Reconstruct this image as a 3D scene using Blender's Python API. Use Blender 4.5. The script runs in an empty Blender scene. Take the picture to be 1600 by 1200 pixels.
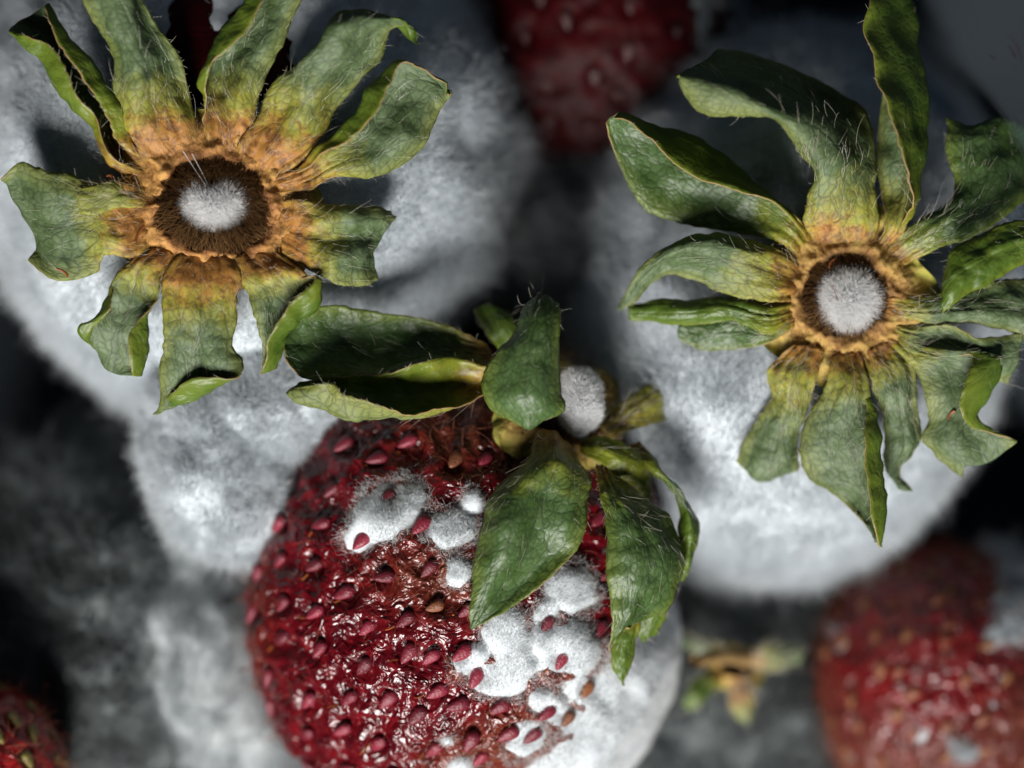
import bpy, bmesh, math
import numpy as np
from mathutils import Vector

# ------------------------------------------------------------------ camera, light, exposure
S = 4.5e-5                 # metres per photo pixel on the plane in focus (the frame is 72 mm wide)
DIST = 0.20                # lens to the plane in focus
DP = DIST / S
Z0 = 0.0405                # height of the plane in focus above the table
sc = bpy.context.scene
cam_d = bpy.data.cameras.new('camera'); cam = bpy.data.objects.new('camera', cam_d)
sc.collection.objects.link(cam); sc.camera = cam
cam.location = (0, 0, Z0 + DIST)
cam_d.lens = 100; cam_d.sensor_width = 36; cam_d.clip_start = 0.005; cam_d.clip_end = 20
cam_d.dof.use_dof = True; cam_d.dof.focus_distance = DIST + 0.0006; cam_d.dof.aperture_fstop = 9

w = bpy.data.worlds.new('World'); sc.world = w; w.use_nodes = True
bg = w.node_tree.nodes['Background']
bg.inputs['Color'].default_value = (0.50, 0.68, 1.0, 1); bg.inputs['Strength'].default_value = 0.028

def area(name, loc, target, size, energy, col):
    d = bpy.data.lights.new(name, 'AREA'); d.shape = 'DISK'; d.size = size; d.energy = energy; d.color = col
    o = bpy.data.objects.new(name, d); sc.collection.objects.link(o)
    o.location = loc
    o.rotation_euler = (Vector(target) - Vector(loc)).to_track_quat('-Z', 'Y').to_euler()
    return o
area('window_light', (-0.10, -0.48, Z0 + 0.37), (0, 0, Z0 - 0.005), 0.32, 9.0, (1.0, 0.975, 0.94))
area('room_light', (0.45, 0.10, Z0 + 0.30), (0, 0, Z0 - 0.01), 0.30, 0.10, (0.72, 0.86, 1.0))

sc.view_settings.view_transform = 'Standard'; sc.view_settings.look = 'None'
sc.view_settings.gamma = 1; sc.view_settings.use_curve_mapping = False
sc.view_settings.exposure = 0.0
sc.cycles.max_bounces = 6; sc.cycles.diffuse_bounces = 3; sc.cycles.transparent_max_bounces = 8
sc.cycles.caustics_reflective = False; sc.cycles.caustics_refractive = False

# ------------------------------------------------------------------ helpers
rng = np.random.default_rng(7)
def Q(px, py, z=0.0):
    """photo pixel + height (in pixel units) -> point in pixel-sized world units"""
    k = (DP - z) / DP
    return np.array([(px - 800) * k, (600 - py) * k, z], float)
def QA(a):
    a = np.asarray(a, float); k = (DP - a[..., 2]) / DP
    return np.stack([(a[..., 0] - 800) * k, (600 - a[..., 1]) * k, a[..., 2]], -1)
def proj(p):
    k = (DP - p[..., 2]) / DP
    return p[..., 0] / k + 800, 600 - p[..., 1] / k
def nrm(v):
    return v / np.maximum(np.linalg.norm(v, axis=-1, keepdims=True), 1e-9)

_perm = rng.permutation(256); _perm = np.concatenate([_perm, _perm, _perm])
_grad = nrm(rng.normal(size=(256, 3)))
def pn(p):
    p = np.asarray(p, float); i = np.floor(p).astype(int); f = p - i; i &= 255
    u = f * f * f * (f * (f * 6 - 15) + 10); out = 0
    for dx in (0, 1):
        for dy in (0, 1):
            for dz in (0, 1):
                g = _grad[_perm[_perm[_perm[(i[..., 0] + dx) & 255] + ((i[..., 1] + dy) & 255)] + ((i[..., 2] + dz) & 255)]]
                d = f - np.array([dx, dy, dz])
                wgt = (u[..., 0] if dx else 1 - u[..., 0]) * (u[..., 1] if dy else 1 - u[..., 1]) * (u[..., 2] if dz else 1 - u[..., 2])
                out = out + wgt * (g * d).sum(-1)
    return out * 1.6
def fbm(p, o=3):
    s = 0; a = 1.0
    for k in range(o):
        s = s + a * pn(p * (2 ** k) + 17.3 * k); a *= 0.5
    return s
def ridged(p, o=3):
    s = 0; a = 1.0
    for k in range(o):
        s = s + a * (1 - 2.2 * np.abs(pn(p * (2 ** k) + 9.7 * k))); a *= 0.5
    return s
def sstep(a, b, x):
    t = np.clip((x - a) / (b - a), 0, 1); return t * t * (3 - 2 * t)

col = sc.collection
def link(o, parent=None):
    col.objects.link(o)
    if parent is not None: o.parent = parent
    return o
def tag(o, label=None, cat=None, group=None, kind=None):
    if label: o['label'] = label
    if cat: o['category'] = cat
    if group: o['group'] = group
    if kind: o['kind'] = kind
    return o
def root_of(o):
    off = np.zeros(3)
    while o is not None:
        off += np.array(o.location); o = o.parent
    return off
def to_local(P, parent):
    """pixel-sized world units -> metres in the parent's frame"""
    M = np.asarray(P, float) * S; M = M + np.array([0, 0, Z0])
    return M - root_of(parent) if parent is not None else M
def mesh_obj(name, P, faces, mats, parent=None, smooth=True, attrs=None, mat_idx=None, uv=None):
    me = bpy.data.meshes.new(name)
    V = to_local(P, parent)
    faces = np.asarray(faces)
    me.vertices.add(len(V)); me.vertices.foreach_set('co', V.astype(np.float32).ravel())
    n, k = faces.shape
    me.loops.add(n * k); me.polygons.add(n)
    me.loops.foreach_set('vertex_index', faces.astype(np.int32).ravel())
    me.polygons.foreach_set('loop_start', np.arange(0, n * k, k, dtype=np.int32))
    me.polygons.foreach_set('loop_total', np.full(n, k, np.int32))
    if mat_idx is not None: me.polygons.foreach_set('material_index', np.asarray(mat_idx, np.int32))
    me.update(calc_edges=True)
    me.polygons.foreach_set('use_smooth', np.full(n, smooth))
    for m in (mats if isinstance(mats, (list, tuple)) else [mats]): me.materials.append(m)
    for k2, v in (attrs or {}).items():
        a = me.attributes.new(k2, 'FLOAT', 'POINT'); a.data.foreach_set('value', np.asarray(v, np.float32))
    me.update()
    return link(bpy.data.objects.new(name, me), parent)
def vnormals(P, F):
    n = np.zeros_like(P)
    for k in range(1, F.shape[1] - 1):
        fn = np.cross(P[F[:, k]] - P[F[:, 0]], P[F[:, k + 1]] - P[F[:, 0]])
        for j in (0, k, k + 1):
            for c in range(3):
                n[:, c] += np.bincount(F[:, j], weights=fn[:, c], minlength=len(P))
    return nrm(n)
def empty(name, base):
    o = bpy.data.objects.new(name, None); o.empty_display_size = 0.005
    o.location = (base[0] * S, base[1] * S, base[2] * S + Z0)
    return link(o)
def sample(P, F, N, weight=None, n=400000):
    a = P[F[:, 0]]; b = P[F[:, 1]]; c = P[F[:, 2]]
    ar = 0.5 * np.linalg.norm(np.cross(b - a, c - a), axis=1)
    if weight is not None: ar = ar * weight[F[:, :3]].mean(1).clip(0)
    cdf = np.cumsum(ar)
    if cdf[-1] <= 0: return np.zeros((0, 3)), np.zeros((0, 3)), np.zeros((0, 3), int), np.zeros((0, 3))
    idx = np.searchsorted(cdf, rng.random(n) * cdf[-1]).clip(0, len(F) - 1)
    u = rng.random((n, 1)); v = rng.random((n, 1)); fl = (u + v) > 1
    u = np.where(fl, 1 - u, u); v = np.where(fl, 1 - v, v)
    W = np.concatenate([1 - u - v, u, v], 1)
    f = F[idx][:, :3]
    p = (P[f] * W[..., None]).sum(1); q = nrm((N[f] * W[..., None]).sum(1))
    return p, q, f, W
def hairs(name, p, d, length, rad, mat, parent, bend=0.35, npt=4, bend_dir=None, kind='stuff', taper=0.3):
    """hair curves: roots p, directions d, all in pixel-sized units"""
    n = len(p)
    length = np.broadcast_to(np.asarray(length, float), (n,))[:, None]
    b = rng.normal(size=(n, 3)) if bend_dir is None else bend_dir
    b = b * bend
    b2 = rng.normal(size=(n, 3)) * bend * 0.6
    pts = []
    for k in range(npt):
        t = k / (npt - 1)
        pts.append(p + length * (d * t + b * t * t + b2 * t * t * t))
    X = np.stack(pts, 1).reshape(-1, 3)
    cu = bpy.data.hair_curves.new(name)
    cu.add_curves([npt] * n)
    V = to_local(X, parent)
    cu.attributes['position'].data.foreach_set('vector', V.astype(np.float32).ravel())
    ra = cu.attributes.get('radius') or cu.attributes.new('radius', 'FLOAT', 'POINT')
    prof = np.linspace(1, taper, npt)
    rr = (np.broadcast_to(np.asarray(rad, float), (n,))[:, None] * prof[None]).ravel() * S
    ra.data.foreach_set('value', rr.astype(np.float32))
    cu.materials.append(mat)
    o = link(bpy.data.objects.new(name, cu), parent)
    o['kind'] = kind
    return o

_ico = {}
def ico(level):
    if level not in _ico:
        bm = bmesh.new(); bmesh.ops.create_icosphere(bm, subdivisions=level, radius=1.0)
        V = np.array([v.co[:] for v in bm.verts]); F = np.array([[v.index for v in f.verts] for f in bm.faces])
        bm.free(); _ico[level] = (nrm(V), F)
    return _ico[level]

# ------------------------------------------------------------------ materials
def new_mat(name):
    m = bpy.data.materials.new(name); m.use_nodes = True
    nt = m.node_tree
    for n in list(nt.nodes): nt.nodes.remove(n)
    return m, nt
def N(nt, typ, **kw):
    n = nt.nodes.new(typ)
    for k, v in kw.items():
        if k.startswith('i_'): n.inputs[k[2:].replace('_', ' ')].default_value = v
        else: setattr(n, k, v)
    return n
def L(nt, a, b): nt.links.new(a, b)
def ramp(nt, fac, stops):
    r = nt.nodes.new('ShaderNodeValToRGB'); e = r.color_ramp.elements
    while len(e) < len(stops): e.new(0.5)
    for k, (pos, c) in enumerate(stops):
        e[k].position = pos; e[k].color = (*c, 1) if len(c) == 3 else c
    L(nt, fac, r.inputs[0]); return r.outputs[0]
def noise(nt, vec, scale, detail=3, rough=0.55, dist=0.0):
    n = N(nt, 'ShaderNodeTexNoise'); n.inputs['Scale'].default_value = scale; n.inputs['Detail'].default_value = detail
    n.inputs['Roughness'].default_value = rough; n.inputs['Distortion'].default_value = dist
    L(nt, vec, n.inputs['Vector']); return n.outputs['Fac']
def coords(nt, scale=1000.0):
    """object coordinates in millimetres"""
    t = N(nt, 'ShaderNodeTexCoord'); m = N(nt, 'ShaderNodeVectorMath', operation='SCALE')
    m.inputs['Scale'].default_value = scale; L(nt, t.outputs['Object'], m.inputs[0]); return m.outputs[0]
def mix(nt, fac, a, b, typ='MIX'):
    m = nt.nodes.new('ShaderNodeMix'); m.data_type = 'RGBA'; m.blend_type = typ
    for s, v in ((m.inputs[0], fac), (m.inputs[6], a), (m.inputs[7], b)):
        if hasattr(v, 'links'): L(nt, v, s)
        elif isinstance(v, (tuple, list)): s.default_value = (*v, 1) if len(v) == 3 else v
        else: s.default_value = v
    return m.outputs[2]
def math_(nt, op, a, b=None, clamp=False):
    m = nt.nodes.new('ShaderNodeMath'); m.operation = op; m.use_clamp = clamp
    for s, v in ((m.inputs[0], a), (m.inputs[1], b)):
        if v is None: continue
        if hasattr(v, 'links'): L(nt, v, s)
        else: s.default_value = v
    return m.outputs[0]
def attr(nt, name):
    a = nt.nodes.new('ShaderNodeAttribute'); a.attribute_name = name; return a.outputs['Fac']
def out(nt, sh):
    o = nt.nodes.new('ShaderNodeOutputMaterial'); L(nt, sh, o.inputs['Surface'])

def hair_mat(name, c1, c2, trans=0.4, scale=0.35, vary=0.42):
    m, nt = new_mat(name); co = coords(nt)
    c = mix(nt, ramp(nt, noise(nt, co, scale, 3), [(0.35, (0, 0, 0)), (0.65, (1, 1, 1))]), c1, c2)
    hi = N(nt, 'ShaderNodeHairInfo')
    c = mix(nt, ramp(nt, hi.outputs['Random'], [(0.0, (vary, vary, vary)), (0.6, (0.95, 0.95, 0.95)), (1.0, (1, 1, 1))]), (0, 0, 0), c)
    d = N(nt, 'ShaderNodeBsdfDiffuse'); t = N(nt, 'ShaderNodeBsdfTranslucent'); L(nt, c, d.inputs[0]); L(nt, c, t.inputs[0])
    s = N(nt, 'ShaderNodeMixShader'); s.inputs[0].default_value = trans
    L(nt, d.outputs[0], s.inputs[1]); L(nt, t.outputs[0], s.inputs[2]); out(nt, s.outputs[0]); return m
M_mold_hair = hair_mat('mold_hair', (0.88, 0.92, 0.95), (0.78, 0.83, 0.86), 0.5)
M_white_hair = hair_mat('white_hair', (0.86, 0.87, 0.87), (0.78, 0.80, 0.80), 0.5, 0.35, 0.85)
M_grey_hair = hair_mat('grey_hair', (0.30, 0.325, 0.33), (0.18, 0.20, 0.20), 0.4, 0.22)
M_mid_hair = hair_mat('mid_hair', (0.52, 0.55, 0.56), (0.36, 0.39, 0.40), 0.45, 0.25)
M_tuft = hair_mat('tuft_hair', (0.97, 0.97, 0.97), (0.95, 0.95, 0.95), 0.55, 0.35, 0.9)
M_silk = hair_mat('silky_hair', (0.85, 0.83, 0.74), (0.72, 0.64, 0.48), 0.5, 0.35, 0.85)
M_brown_hair = hair_mat('brown_hair', (0.20, 0.11, 0.045), (0.09, 0.045, 0.02), 0.4)
M_pink_hair = hair_mat('tan_fibre', (0.42, 0.17, 0.10), (0.30, 0.08, 0.06), 0.4)

def mold_mat(name, c1, c2):
    m, nt = new_mat(name); co = coords(nt)
    f = ramp(nt, noise(nt, co, 0.35, 4), [(0.38, (0, 0, 0)), (0.64, (1, 1, 1))])
    c = mix(nt, f, c1, c2)
    b = N(nt, 'ShaderNodeBump'); b.inputs['Strength'].default_value = 0.3; b.inputs['Distance'].default_value = 0.0003
    L(nt, noise(nt, co, 6, 5, 0.7), b.inputs['Height'])
    p = N(nt, 'ShaderNodeBsdfPrincipled'); L(nt, c, p.inputs['Base Color']); p.inputs['Roughness'].default_value = 1
    p.inputs['Specular IOR Level'].default_value = 0.0
    L(nt, b.outputs[0], p.inputs['Normal']); out(nt, p.outputs[0]); return m
M_mold = mold_mat('mold', (0.60, 0.64, 0.67), (0.54, 0.58, 0.61))
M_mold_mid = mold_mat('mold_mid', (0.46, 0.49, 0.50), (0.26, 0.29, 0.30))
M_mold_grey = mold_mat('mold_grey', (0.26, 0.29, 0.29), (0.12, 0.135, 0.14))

def flesh_mat(name, dark, light, brown, rough=0.22, bump=1.0, spec=0.6):
    m, nt = new_mat(name); co = coords(nt)
    c = mix(nt, ramp(nt, noise(nt, co, 0.8, 4), [(0.35, (0, 0, 0)), (0.68, (1, 1, 1))]), dark, light)
    n2 = noise(nt, co, 1.6, 5, 0.65)
    bf = math_(nt, 'MULTIPLY', attr(nt, 'brown'), ramp(nt, n2, [(0.30, (0.25, 0.25, 0.25)), (0.55, (1, 1, 1))]), True)
    c = mix(nt, bf, c, brown)
    b = N(nt, 'ShaderNodeBump'); b.inputs['Strength'].default_value = 0.75 * bump; b.inputs['Distance'].default_value = 0.00055
    L(nt, noise(nt, co, 0.75, 1.3, 0.4, 2.4), b.inputs['Height'])
    b2 = N(nt, 'ShaderNodeBump'); b2.inputs['Strength'].default_value = 0.22 * bump; b2.inputs['Distance'].default_value = 0.00012
    L(nt, noise(nt, co, 3.6, 1.5, 0.5, 1.2), b2.inputs['Height']); L(nt, b.outputs[0], b2.inputs['Normal'])
    p = N(nt, 'ShaderNodeBsdfPrincipled'); L(nt, c, p.inputs['Base Color'])
    r = math_(nt, 'ADD', math_(nt, 'MULTIPLY', bf, 0.22), math_(nt, 'ADD', math_(nt, 'MULTIPLY', noise(nt, co, 0.9, 3), 0.14), rough - 0.06))
    L(nt, r, p.inputs['Roughness']); p.inputs['Specular IOR Level'].default_value = spec
    p.inputs['Subsurface Weight'].default_value = 0.0; p.inputs['Subsurface Radius'].default_value = (1.0, 0.15, 0.1)
    p.inputs['Subsurface Scale'].default_value = 0.0006
    L(nt, b2.outputs[0], p.inputs['Normal']); out(nt, p.outputs[0]); return m
M_flesh = flesh_mat('flesh', (0.048, 0.0010, 0.0035), (0.130, 0.0035, 0.007), (0.13, 0.028, 0.010), 0.20)
M_flesh_bright = flesh_mat('flesh_bright', (0.085, 0.002, 0.004), (0.19, 0.005, 0.008), (0.13, 0.030, 0.022), 0.2)
M_flesh_fresh = flesh_mat('flesh_fresh', (0.20, 0.006, 0.008), (0.32, 0.012, 0.012), (0.2, 0.05, 0.03), 0.2)
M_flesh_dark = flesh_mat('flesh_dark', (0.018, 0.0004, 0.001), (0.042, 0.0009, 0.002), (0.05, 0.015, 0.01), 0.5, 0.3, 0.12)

def seed_mat(name, a, b_):
    m, nt = new_mat(name); co = coords(nt)
    oi = N(nt, 'ShaderNodeObjectInfo')
    c = mix(nt, oi.outputs['Random'], a, b_)
    c = mix(nt, math_(nt, 'MULTIPLY', noise(nt, co, 9, 3), 0.5), c, (0.05, 0.01, 0.01))
    bp = N(nt, 'ShaderNodeBump'); bp.inputs['Strength'].default_value = 0.8; bp.inputs['Distance'].default_value = 0.00015
    L(nt, noise(nt, co, 5, 4), bp.inputs['Height'])
    p = N(nt, 'ShaderNodeBsdfPrincipled'); L(nt, c, p.inputs['Base Color']); p.inputs['Roughness'].default_value = 0.36
    L(nt, bp.outputs[0], p.inputs['Normal']); out(nt, p.outputs[0]); return m
M_seed = seed_mat('seed_crimson', (0.29, 0.020, 0.046), (0.12, 0.008, 0.018))
M_seed_brown = seed_mat('seed_brown', (0.30, 0.11, 0.04), (0.20, 0.07, 0.03))
M_seed_tan = seed_mat('seed_tan', (0.30, 0.13, 0.045), (0.22, 0.05, 0.025))
M_seed_green = seed_mat('seed_green', (0.24, 0.22, 0.05), (0.30, 0.25, 0.07))
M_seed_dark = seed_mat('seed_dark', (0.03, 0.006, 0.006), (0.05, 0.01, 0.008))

def leaf_mat(name, base_col, low, mid, high, vein, vein_amt, trans, bump, rough, spec):
    """colour runs from the ochre base to the green blade, net veins between"""
    m, nt = new_mat(name); co = coords(nt)
    uvx = attr(nt, 'lu'); uvy = attr(nt, 'lv'); al = attr(nt, 'along'); ac = attr(nt, 'across'); tint = attr(nt, 'tint')
    cb = N(nt, 'ShaderNodeCombineXYZ'); L(nt, uvx, cb.inputs[0]); L(nt, uvy, cb.inputs[1])
    oi = N(nt, 'ShaderNodeObjectInfo'); L(nt, math_(nt, 'MULTIPLY', oi.outputs['Random'], 50.0), cb.inputs[2])
    wn = N(nt, 'ShaderNodeTexNoise'); wn.inputs['Scale'].default_value = 2.2; wn.inputs['Detail'].default_value = 2; L(nt, cb.outputs[0], wn.inputs['Vector'])
    va = N(nt, 'ShaderNodeVectorMath', operation='SUBTRACT'); L(nt, wn.outputs['Color'], va.inputs[0]); va.inputs[1].default_value = (0.5, 0.5, 0.5)
    vs = N(nt, 'ShaderNodeVectorMath', operation='SCALE'); L(nt, va.outputs[0], vs.inputs[0]); vs.inputs['Scale'].default_value = 0.45
    vv = N(nt, 'ShaderNodeVectorMath', operation='ADD'); L(nt, cb.outputs[0], vv.inputs[0]); L(nt, vs.outputs[0], vv.inputs[1])
    def vor(scale, stretch):
        mp = N(nt, 'ShaderNodeMapping'); mp.inputs['Scale'].default_value = (1, stretch, 1); L(nt, vv.outputs[0], mp.inputs[0])
        v = N(nt, 'ShaderNodeTexVoronoi', feature='DISTANCE_TO_EDGE', voronoi_dimensions='2D'); v.inputs['Scale'].default_value = scale
        L(nt, mp.outputs[0], v.inputs['Vector']); return v.outputs['Distance']
    d1 = vor(1.55, 0.75); d2 = vor(0.55, 0.42)
    l1 = ramp(nt, d1, [(0.0, (1, 1, 1)), (0.09, (0.45, 0.45, 0.45)), (0.2, (0, 0, 0))])
    l2 = ramp(nt, d2, [(0.0, (1, 1, 1)), (0.03, (0.4, 0.4, 0.4)), (0.06, (0, 0, 0))])
    mid_d = math_(nt, 'ABSOLUTE', math_(nt, 'SUBTRACT', ac, 0.5))
    l3 = ramp(nt, mid_d, [(0.0, (1, 1, 1)), (0.012, (0.6, 0.6, 0.6)), (0.03, (0, 0, 0))])
    lines = math_(nt, 'MAXIMUM', math_(nt, 'MULTIPLY', l1, 0.75), math_(nt, 'MAXIMUM', l2, l3))
    blade = ramp(nt, al, [(0.10, (0, 0, 0)), (0.34, (1, 1, 1))])
    lines = math_(nt, 'MULTIPLY', lines, math_(nt, 'ADD', math_(nt, 'MULTIPLY', blade, 0.75), 0.25))
    n1 = noise(nt, co, 0.45, 4, 0.6)
    green = mix(nt, ramp(nt, n1, [(0.34, (0, 0, 0)), (0.66, (1, 1, 1))]), mid, high)
    al_n = math_(nt, 'ADD', al, math_(nt, 'MULTIPLY', math_(nt, 'SUBTRACT', noise(nt, co, 0.7, 3), 0.5), 0.28))
    f1 = ramp(nt, al_n, [(0.16, (0, 0, 0)), (0.28, (1, 1, 1))]); f2 = ramp(nt, al_n, [(0.24, (0, 0, 0)), (0.45, (1, 1, 1))])
    c = mix(nt, f1, base_col, low); c = mix(nt, f2, c, green)
    c = mix(nt, math_(nt, 'MULTIPLY', tint, 1.0, True), c, low)                       # yellowed sepals
    c = mix(nt, math_(nt, 'MULTIPLY', ramp(nt, math_(nt, 'ADD', mid_d, math_(nt, 'MULTIPLY', math_(nt, 'SUBTRACT', n1, 0.5), 0.25)), [(0.30, (0, 0, 0)), (0.50, (1, 1, 1))]), 0.36), c, low)   # margin glow of light through the blade, painted in as yellow-green
    spots = ramp(nt, noise(nt, co, 0.9, 5, 0.7), [(0.66, (0, 0, 0)), (0.76, (1, 1, 1))])
    c = mix(nt, math_(nt, 'MULTIPLY', spots, 0.45), c, (0.085, 0.045, 0.018))
    rot = ramp(nt, noise(nt, co, 1.5, 5, 0.65, 0.6), [(0.47, (0, 0, 0)), (0.60, (1, 1, 1))])
    c = mix(nt, math_(nt, 'MULTIPLY', math_(nt, 'MULTIPLY', rot, ramp(nt, al_n, [(0.22, (1, 1, 1)), (0.40, (0, 0, 0))])), 0.75), c, (0.13, 0.05, 0.018))   # rotted brown streaks near the ring
    c = mix(nt, math_(nt, 'MULTIPLY', lines, vein_amt), c, vein)
    cell = math_(nt, 'MINIMUM', math_(nt, 'MULTIPLY', d1, 2.2), 0.6)
    hgt = math_(nt, 'SUBTRACT', math_(nt, 'MULTIPLY', cell, blade), math_(nt, 'MULTIPLY', math_(nt, 'MAXIMUM', l2, l3), 0.5))
    hgt = math_(nt, 'ADD', hgt, math_(nt, 'MULTIPLY', noise(nt, co, 5, 4, 0.6), 0.5))
    b = N(nt, 'ShaderNodeBump'); b.inputs['Strength'].default_value = bump; b.inputs['Distance'].default_value = 0.00012; L(nt, hgt, b.inputs['Height'])
    p = N(nt, 'ShaderNodeBsdfPrincipled'); L(nt, c, p.inputs['Base Color']); p.inputs['Roughness'].default_value = rough
    p.inputs['Specular IOR Level'].default_value = spec; L(nt, b.outputs[0], p.inputs['Normal'])
    t = N(nt, 'ShaderNodeBsdfTranslucent'); L(nt, mix(nt, 0.5, c, (0.16, 0.20, 0.012)), t.inputs[0]); L(nt, b.outputs[0], t.inputs[1])
    s = N(nt, 'ShaderNodeMixShader'); s.inputs[0].default_value = trans
    L(nt, p.outputs[0], s.inputs[1]); L(nt, t.outputs[0], s.inputs[2]); out(nt, s.outputs[0]); return m
M_leaf_under = leaf_mat('sepal_outer_face', (0.44, 0.20, 0.045), (0.34, 0.33, 0.040), (0.062, 0.102, 0.030), (0.135, 0.190, 0.092), (0.030, 0.042, 0.024), 0.60, 0.20, 0.32, 0.55, 0.35)
M_leaf_upper = leaf_mat('sepal_inner_face', (0.38, 0.20, 0.03), (0.25, 0.28, 0.02), (0.055, 0.112, 0.010), (0.095, 0.165, 0.018), (0.16, 0.19, 0.03), 0.45, 0.30, 0.30, 0.42, 0.5)
M_leaf_dark = leaf_mat('sepal_dark_face', (0.38, 0.20, 0.03), (0.23, 0.26, 0.02), (0.042, 0.084, 0.014), (0.080, 0.140, 0.046), (0.012, 0.022, 0.006), 0.55, 0.16, 0.34, 0.45, 0.5)
def plain(name, c, rough=0.6, spec=0.4, c2=None, scale=2.0, bump=0.3):
    m, nt = new_mat(name); co = coords(nt); n = noise(nt, co, scale, 4)
    p = N(nt, 'ShaderNodeBsdfPrincipled'); p.inputs['Roughness'].default_value = rough; p.inputs['Specular IOR Level'].default_value = spec
    L(nt, mix(nt, n, c, c2 or c), p.inputs['Base Color'])
    b = N(nt, 'ShaderNodeBump'); b.inputs['Strength'].default_value = bump; b.inputs['Distance'].default_value = 0.0001; L(nt, n, b.inputs['Height'])
    L(nt, b.outputs[0], p.inputs['Normal']); out(nt, p.outputs[0]); return m
M_rim = plain('sepal_margin', (0.26, 0.19, 0.07), 0.6, 0.3, (0.30, 0.15, 0.08), 3)
M_stamen = plain('stamen_brown', (0.30, 0.09, 0.02), 0.5, 0.5, (0.12, 0.03, 0.01), 6)
M_table = plain('table_dark', (0.004, 0.0036, 0.004), 0.8, 0.06, (0.011, 0.010, 0.0105), 0.15, 0.4)

def disc_mat():
    m, nt = new_mat('calyx_disc'); co = coords(nt); rad = attr(nt, 'rad')
    n1 = noise(nt, co, 0.55, 5, 0.65); n2 = noise(nt, co, 2.5, 5, 0.65, 0.8)
    r = math_(nt, 'ADD', rad, math_(nt, 'MULTIPLY', math_(nt, 'SUBTRACT', n1, 0.5), 0.55))
    c = ramp(nt, r, [(0.0, (0.018, 0.009, 0.005)), (0.42, (0.045, 0.018, 0.007)), (0.54, (0.26, 0.10, 0.025)), (0.64, (0.52, 0.25, 0.07)), (0.86, (0.50, 0.27, 0.06)), (1.0, (0.36, 0.32, 0.05))])
    c = mix(nt, ramp(nt, n2, [(0.30, (0.75, 0.75, 0.75)), (0.52, (0, 0, 0))]), c, (0.10, 0.03, 0.015))
    gr = ramp(nt, n1, [(0.60, (0, 0, 0)), (0.72, (1, 1, 1))])
    c = mix(nt, math_(nt, 'MULTIPLY', math_(nt, 'MULTIPLY', gr, attr(nt, 'greenish')), ramp(nt, rad, [(0.5, (0, 0, 0)), (0.6, (1, 1, 1))])), c, (0.24, 0.27, 0.05))
    tan = ramp(nt, r, [(0.40, (0.05, 0.025, 0.010)), (0.56, (0.28, 0.16, 0.045)), (0.70, (0.46, 0.32, 0.09)), (1.0, (0.34, 0.34, 0.06))])
    c = mix(nt, math_(nt, 'MULTIPLY', attr(nt, 'greenish'), 0.8), c, tan)
    b = N(nt, 'ShaderNodeBump'); b.inputs['Strength'].default_value = 0.7; b.inputs['Distance'].default_value = 0.0002
    L(nt, noise(nt, co, 4, 6, 0.7, 0.5), b.inputs['Height'])
    p = N(nt, 'ShaderNodeBsdfPrincipled'); L(nt, c, p.inputs['Base Color']); p.inputs['Roughness'].default_value = 0.6
    p.inputs['Specular IOR Level'].default_value = 0.35
    L(nt, b.outputs[0], p.inputs['Normal']); out(nt, p.outputs[0]); return m
M_disc = disc_mat()

def plastic_mat(name, mixf):
    m, nt = new_mat(name); co = coords(nt)
    b = N(nt, 'ShaderNodeBump'); b.inputs['Strength'].default_value = 0.15; b.inputs['Distance'].default_value = 0.0002
    mp = N(nt, 'ShaderNodeMapping'); mp.inputs['Scale'].default_value = (6, 6, 0.25); L(nt, co, mp.inputs[0])
    L(nt, noise(nt, mp.outputs[0], 0.9, 4), b.inputs['Height'])
    stain = ramp(nt, noise(nt, co, 0.55, 3, 0.5), [(0.66, (0, 0, 0)), (0.74, (1, 1, 1))])
    c = mix(nt, math_(nt, 'MULTIPLY', stain, 0.7), (0.34, 0.40, 0.45), (0.30, 0.04, 0.06))
    d = N(nt, 'ShaderNodeBsdfPrincipled'); L(nt, c, d.inputs['Base Color']); d.inputs['Roughness'].default_value = 0.28; L(nt, b.outputs[0], d.inputs['Normal'])
    t = N(nt, 'ShaderNodeBsdfTransparent'); t.inputs[0].default_value = (0.88, 0.93, 0.97, 1)
    s = N(nt, 'ShaderNodeMixShader'); s.inputs[0].default_value = mixf
    L(nt, t.outputs[0], s.inputs[1]); L(nt, d.outputs[0], s.inputs[2]); out(nt, s.outputs[0]); return m
M_plastic = plastic_mat('punnet_plastic', 0.045)
M_plastic_floor = plastic_mat('punnet_floor_plastic', 0.015)

# ------------------------------------------------------------------ setting
ZF = -Z0 / S                                   # table top in pixel units
def table():
    g = 40; xs = np.linspace(-9000, 9000, g); X, Y = np.meshgrid(xs, xs)
    P = np.stack([X.ravel(), Y.ravel(), np.full(X.size, ZF)], 1)
    i = np.arange(g - 1); a = (i[:, None] * g + i[None]).ravel()
    F = np.stack([a, a + 1, a + g + 1, a + g], 1)
    o = mesh_obj('table', P, F, M_table); tag(o, 'dark table top under the punnet', 'table', kind='structure')
table()

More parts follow.
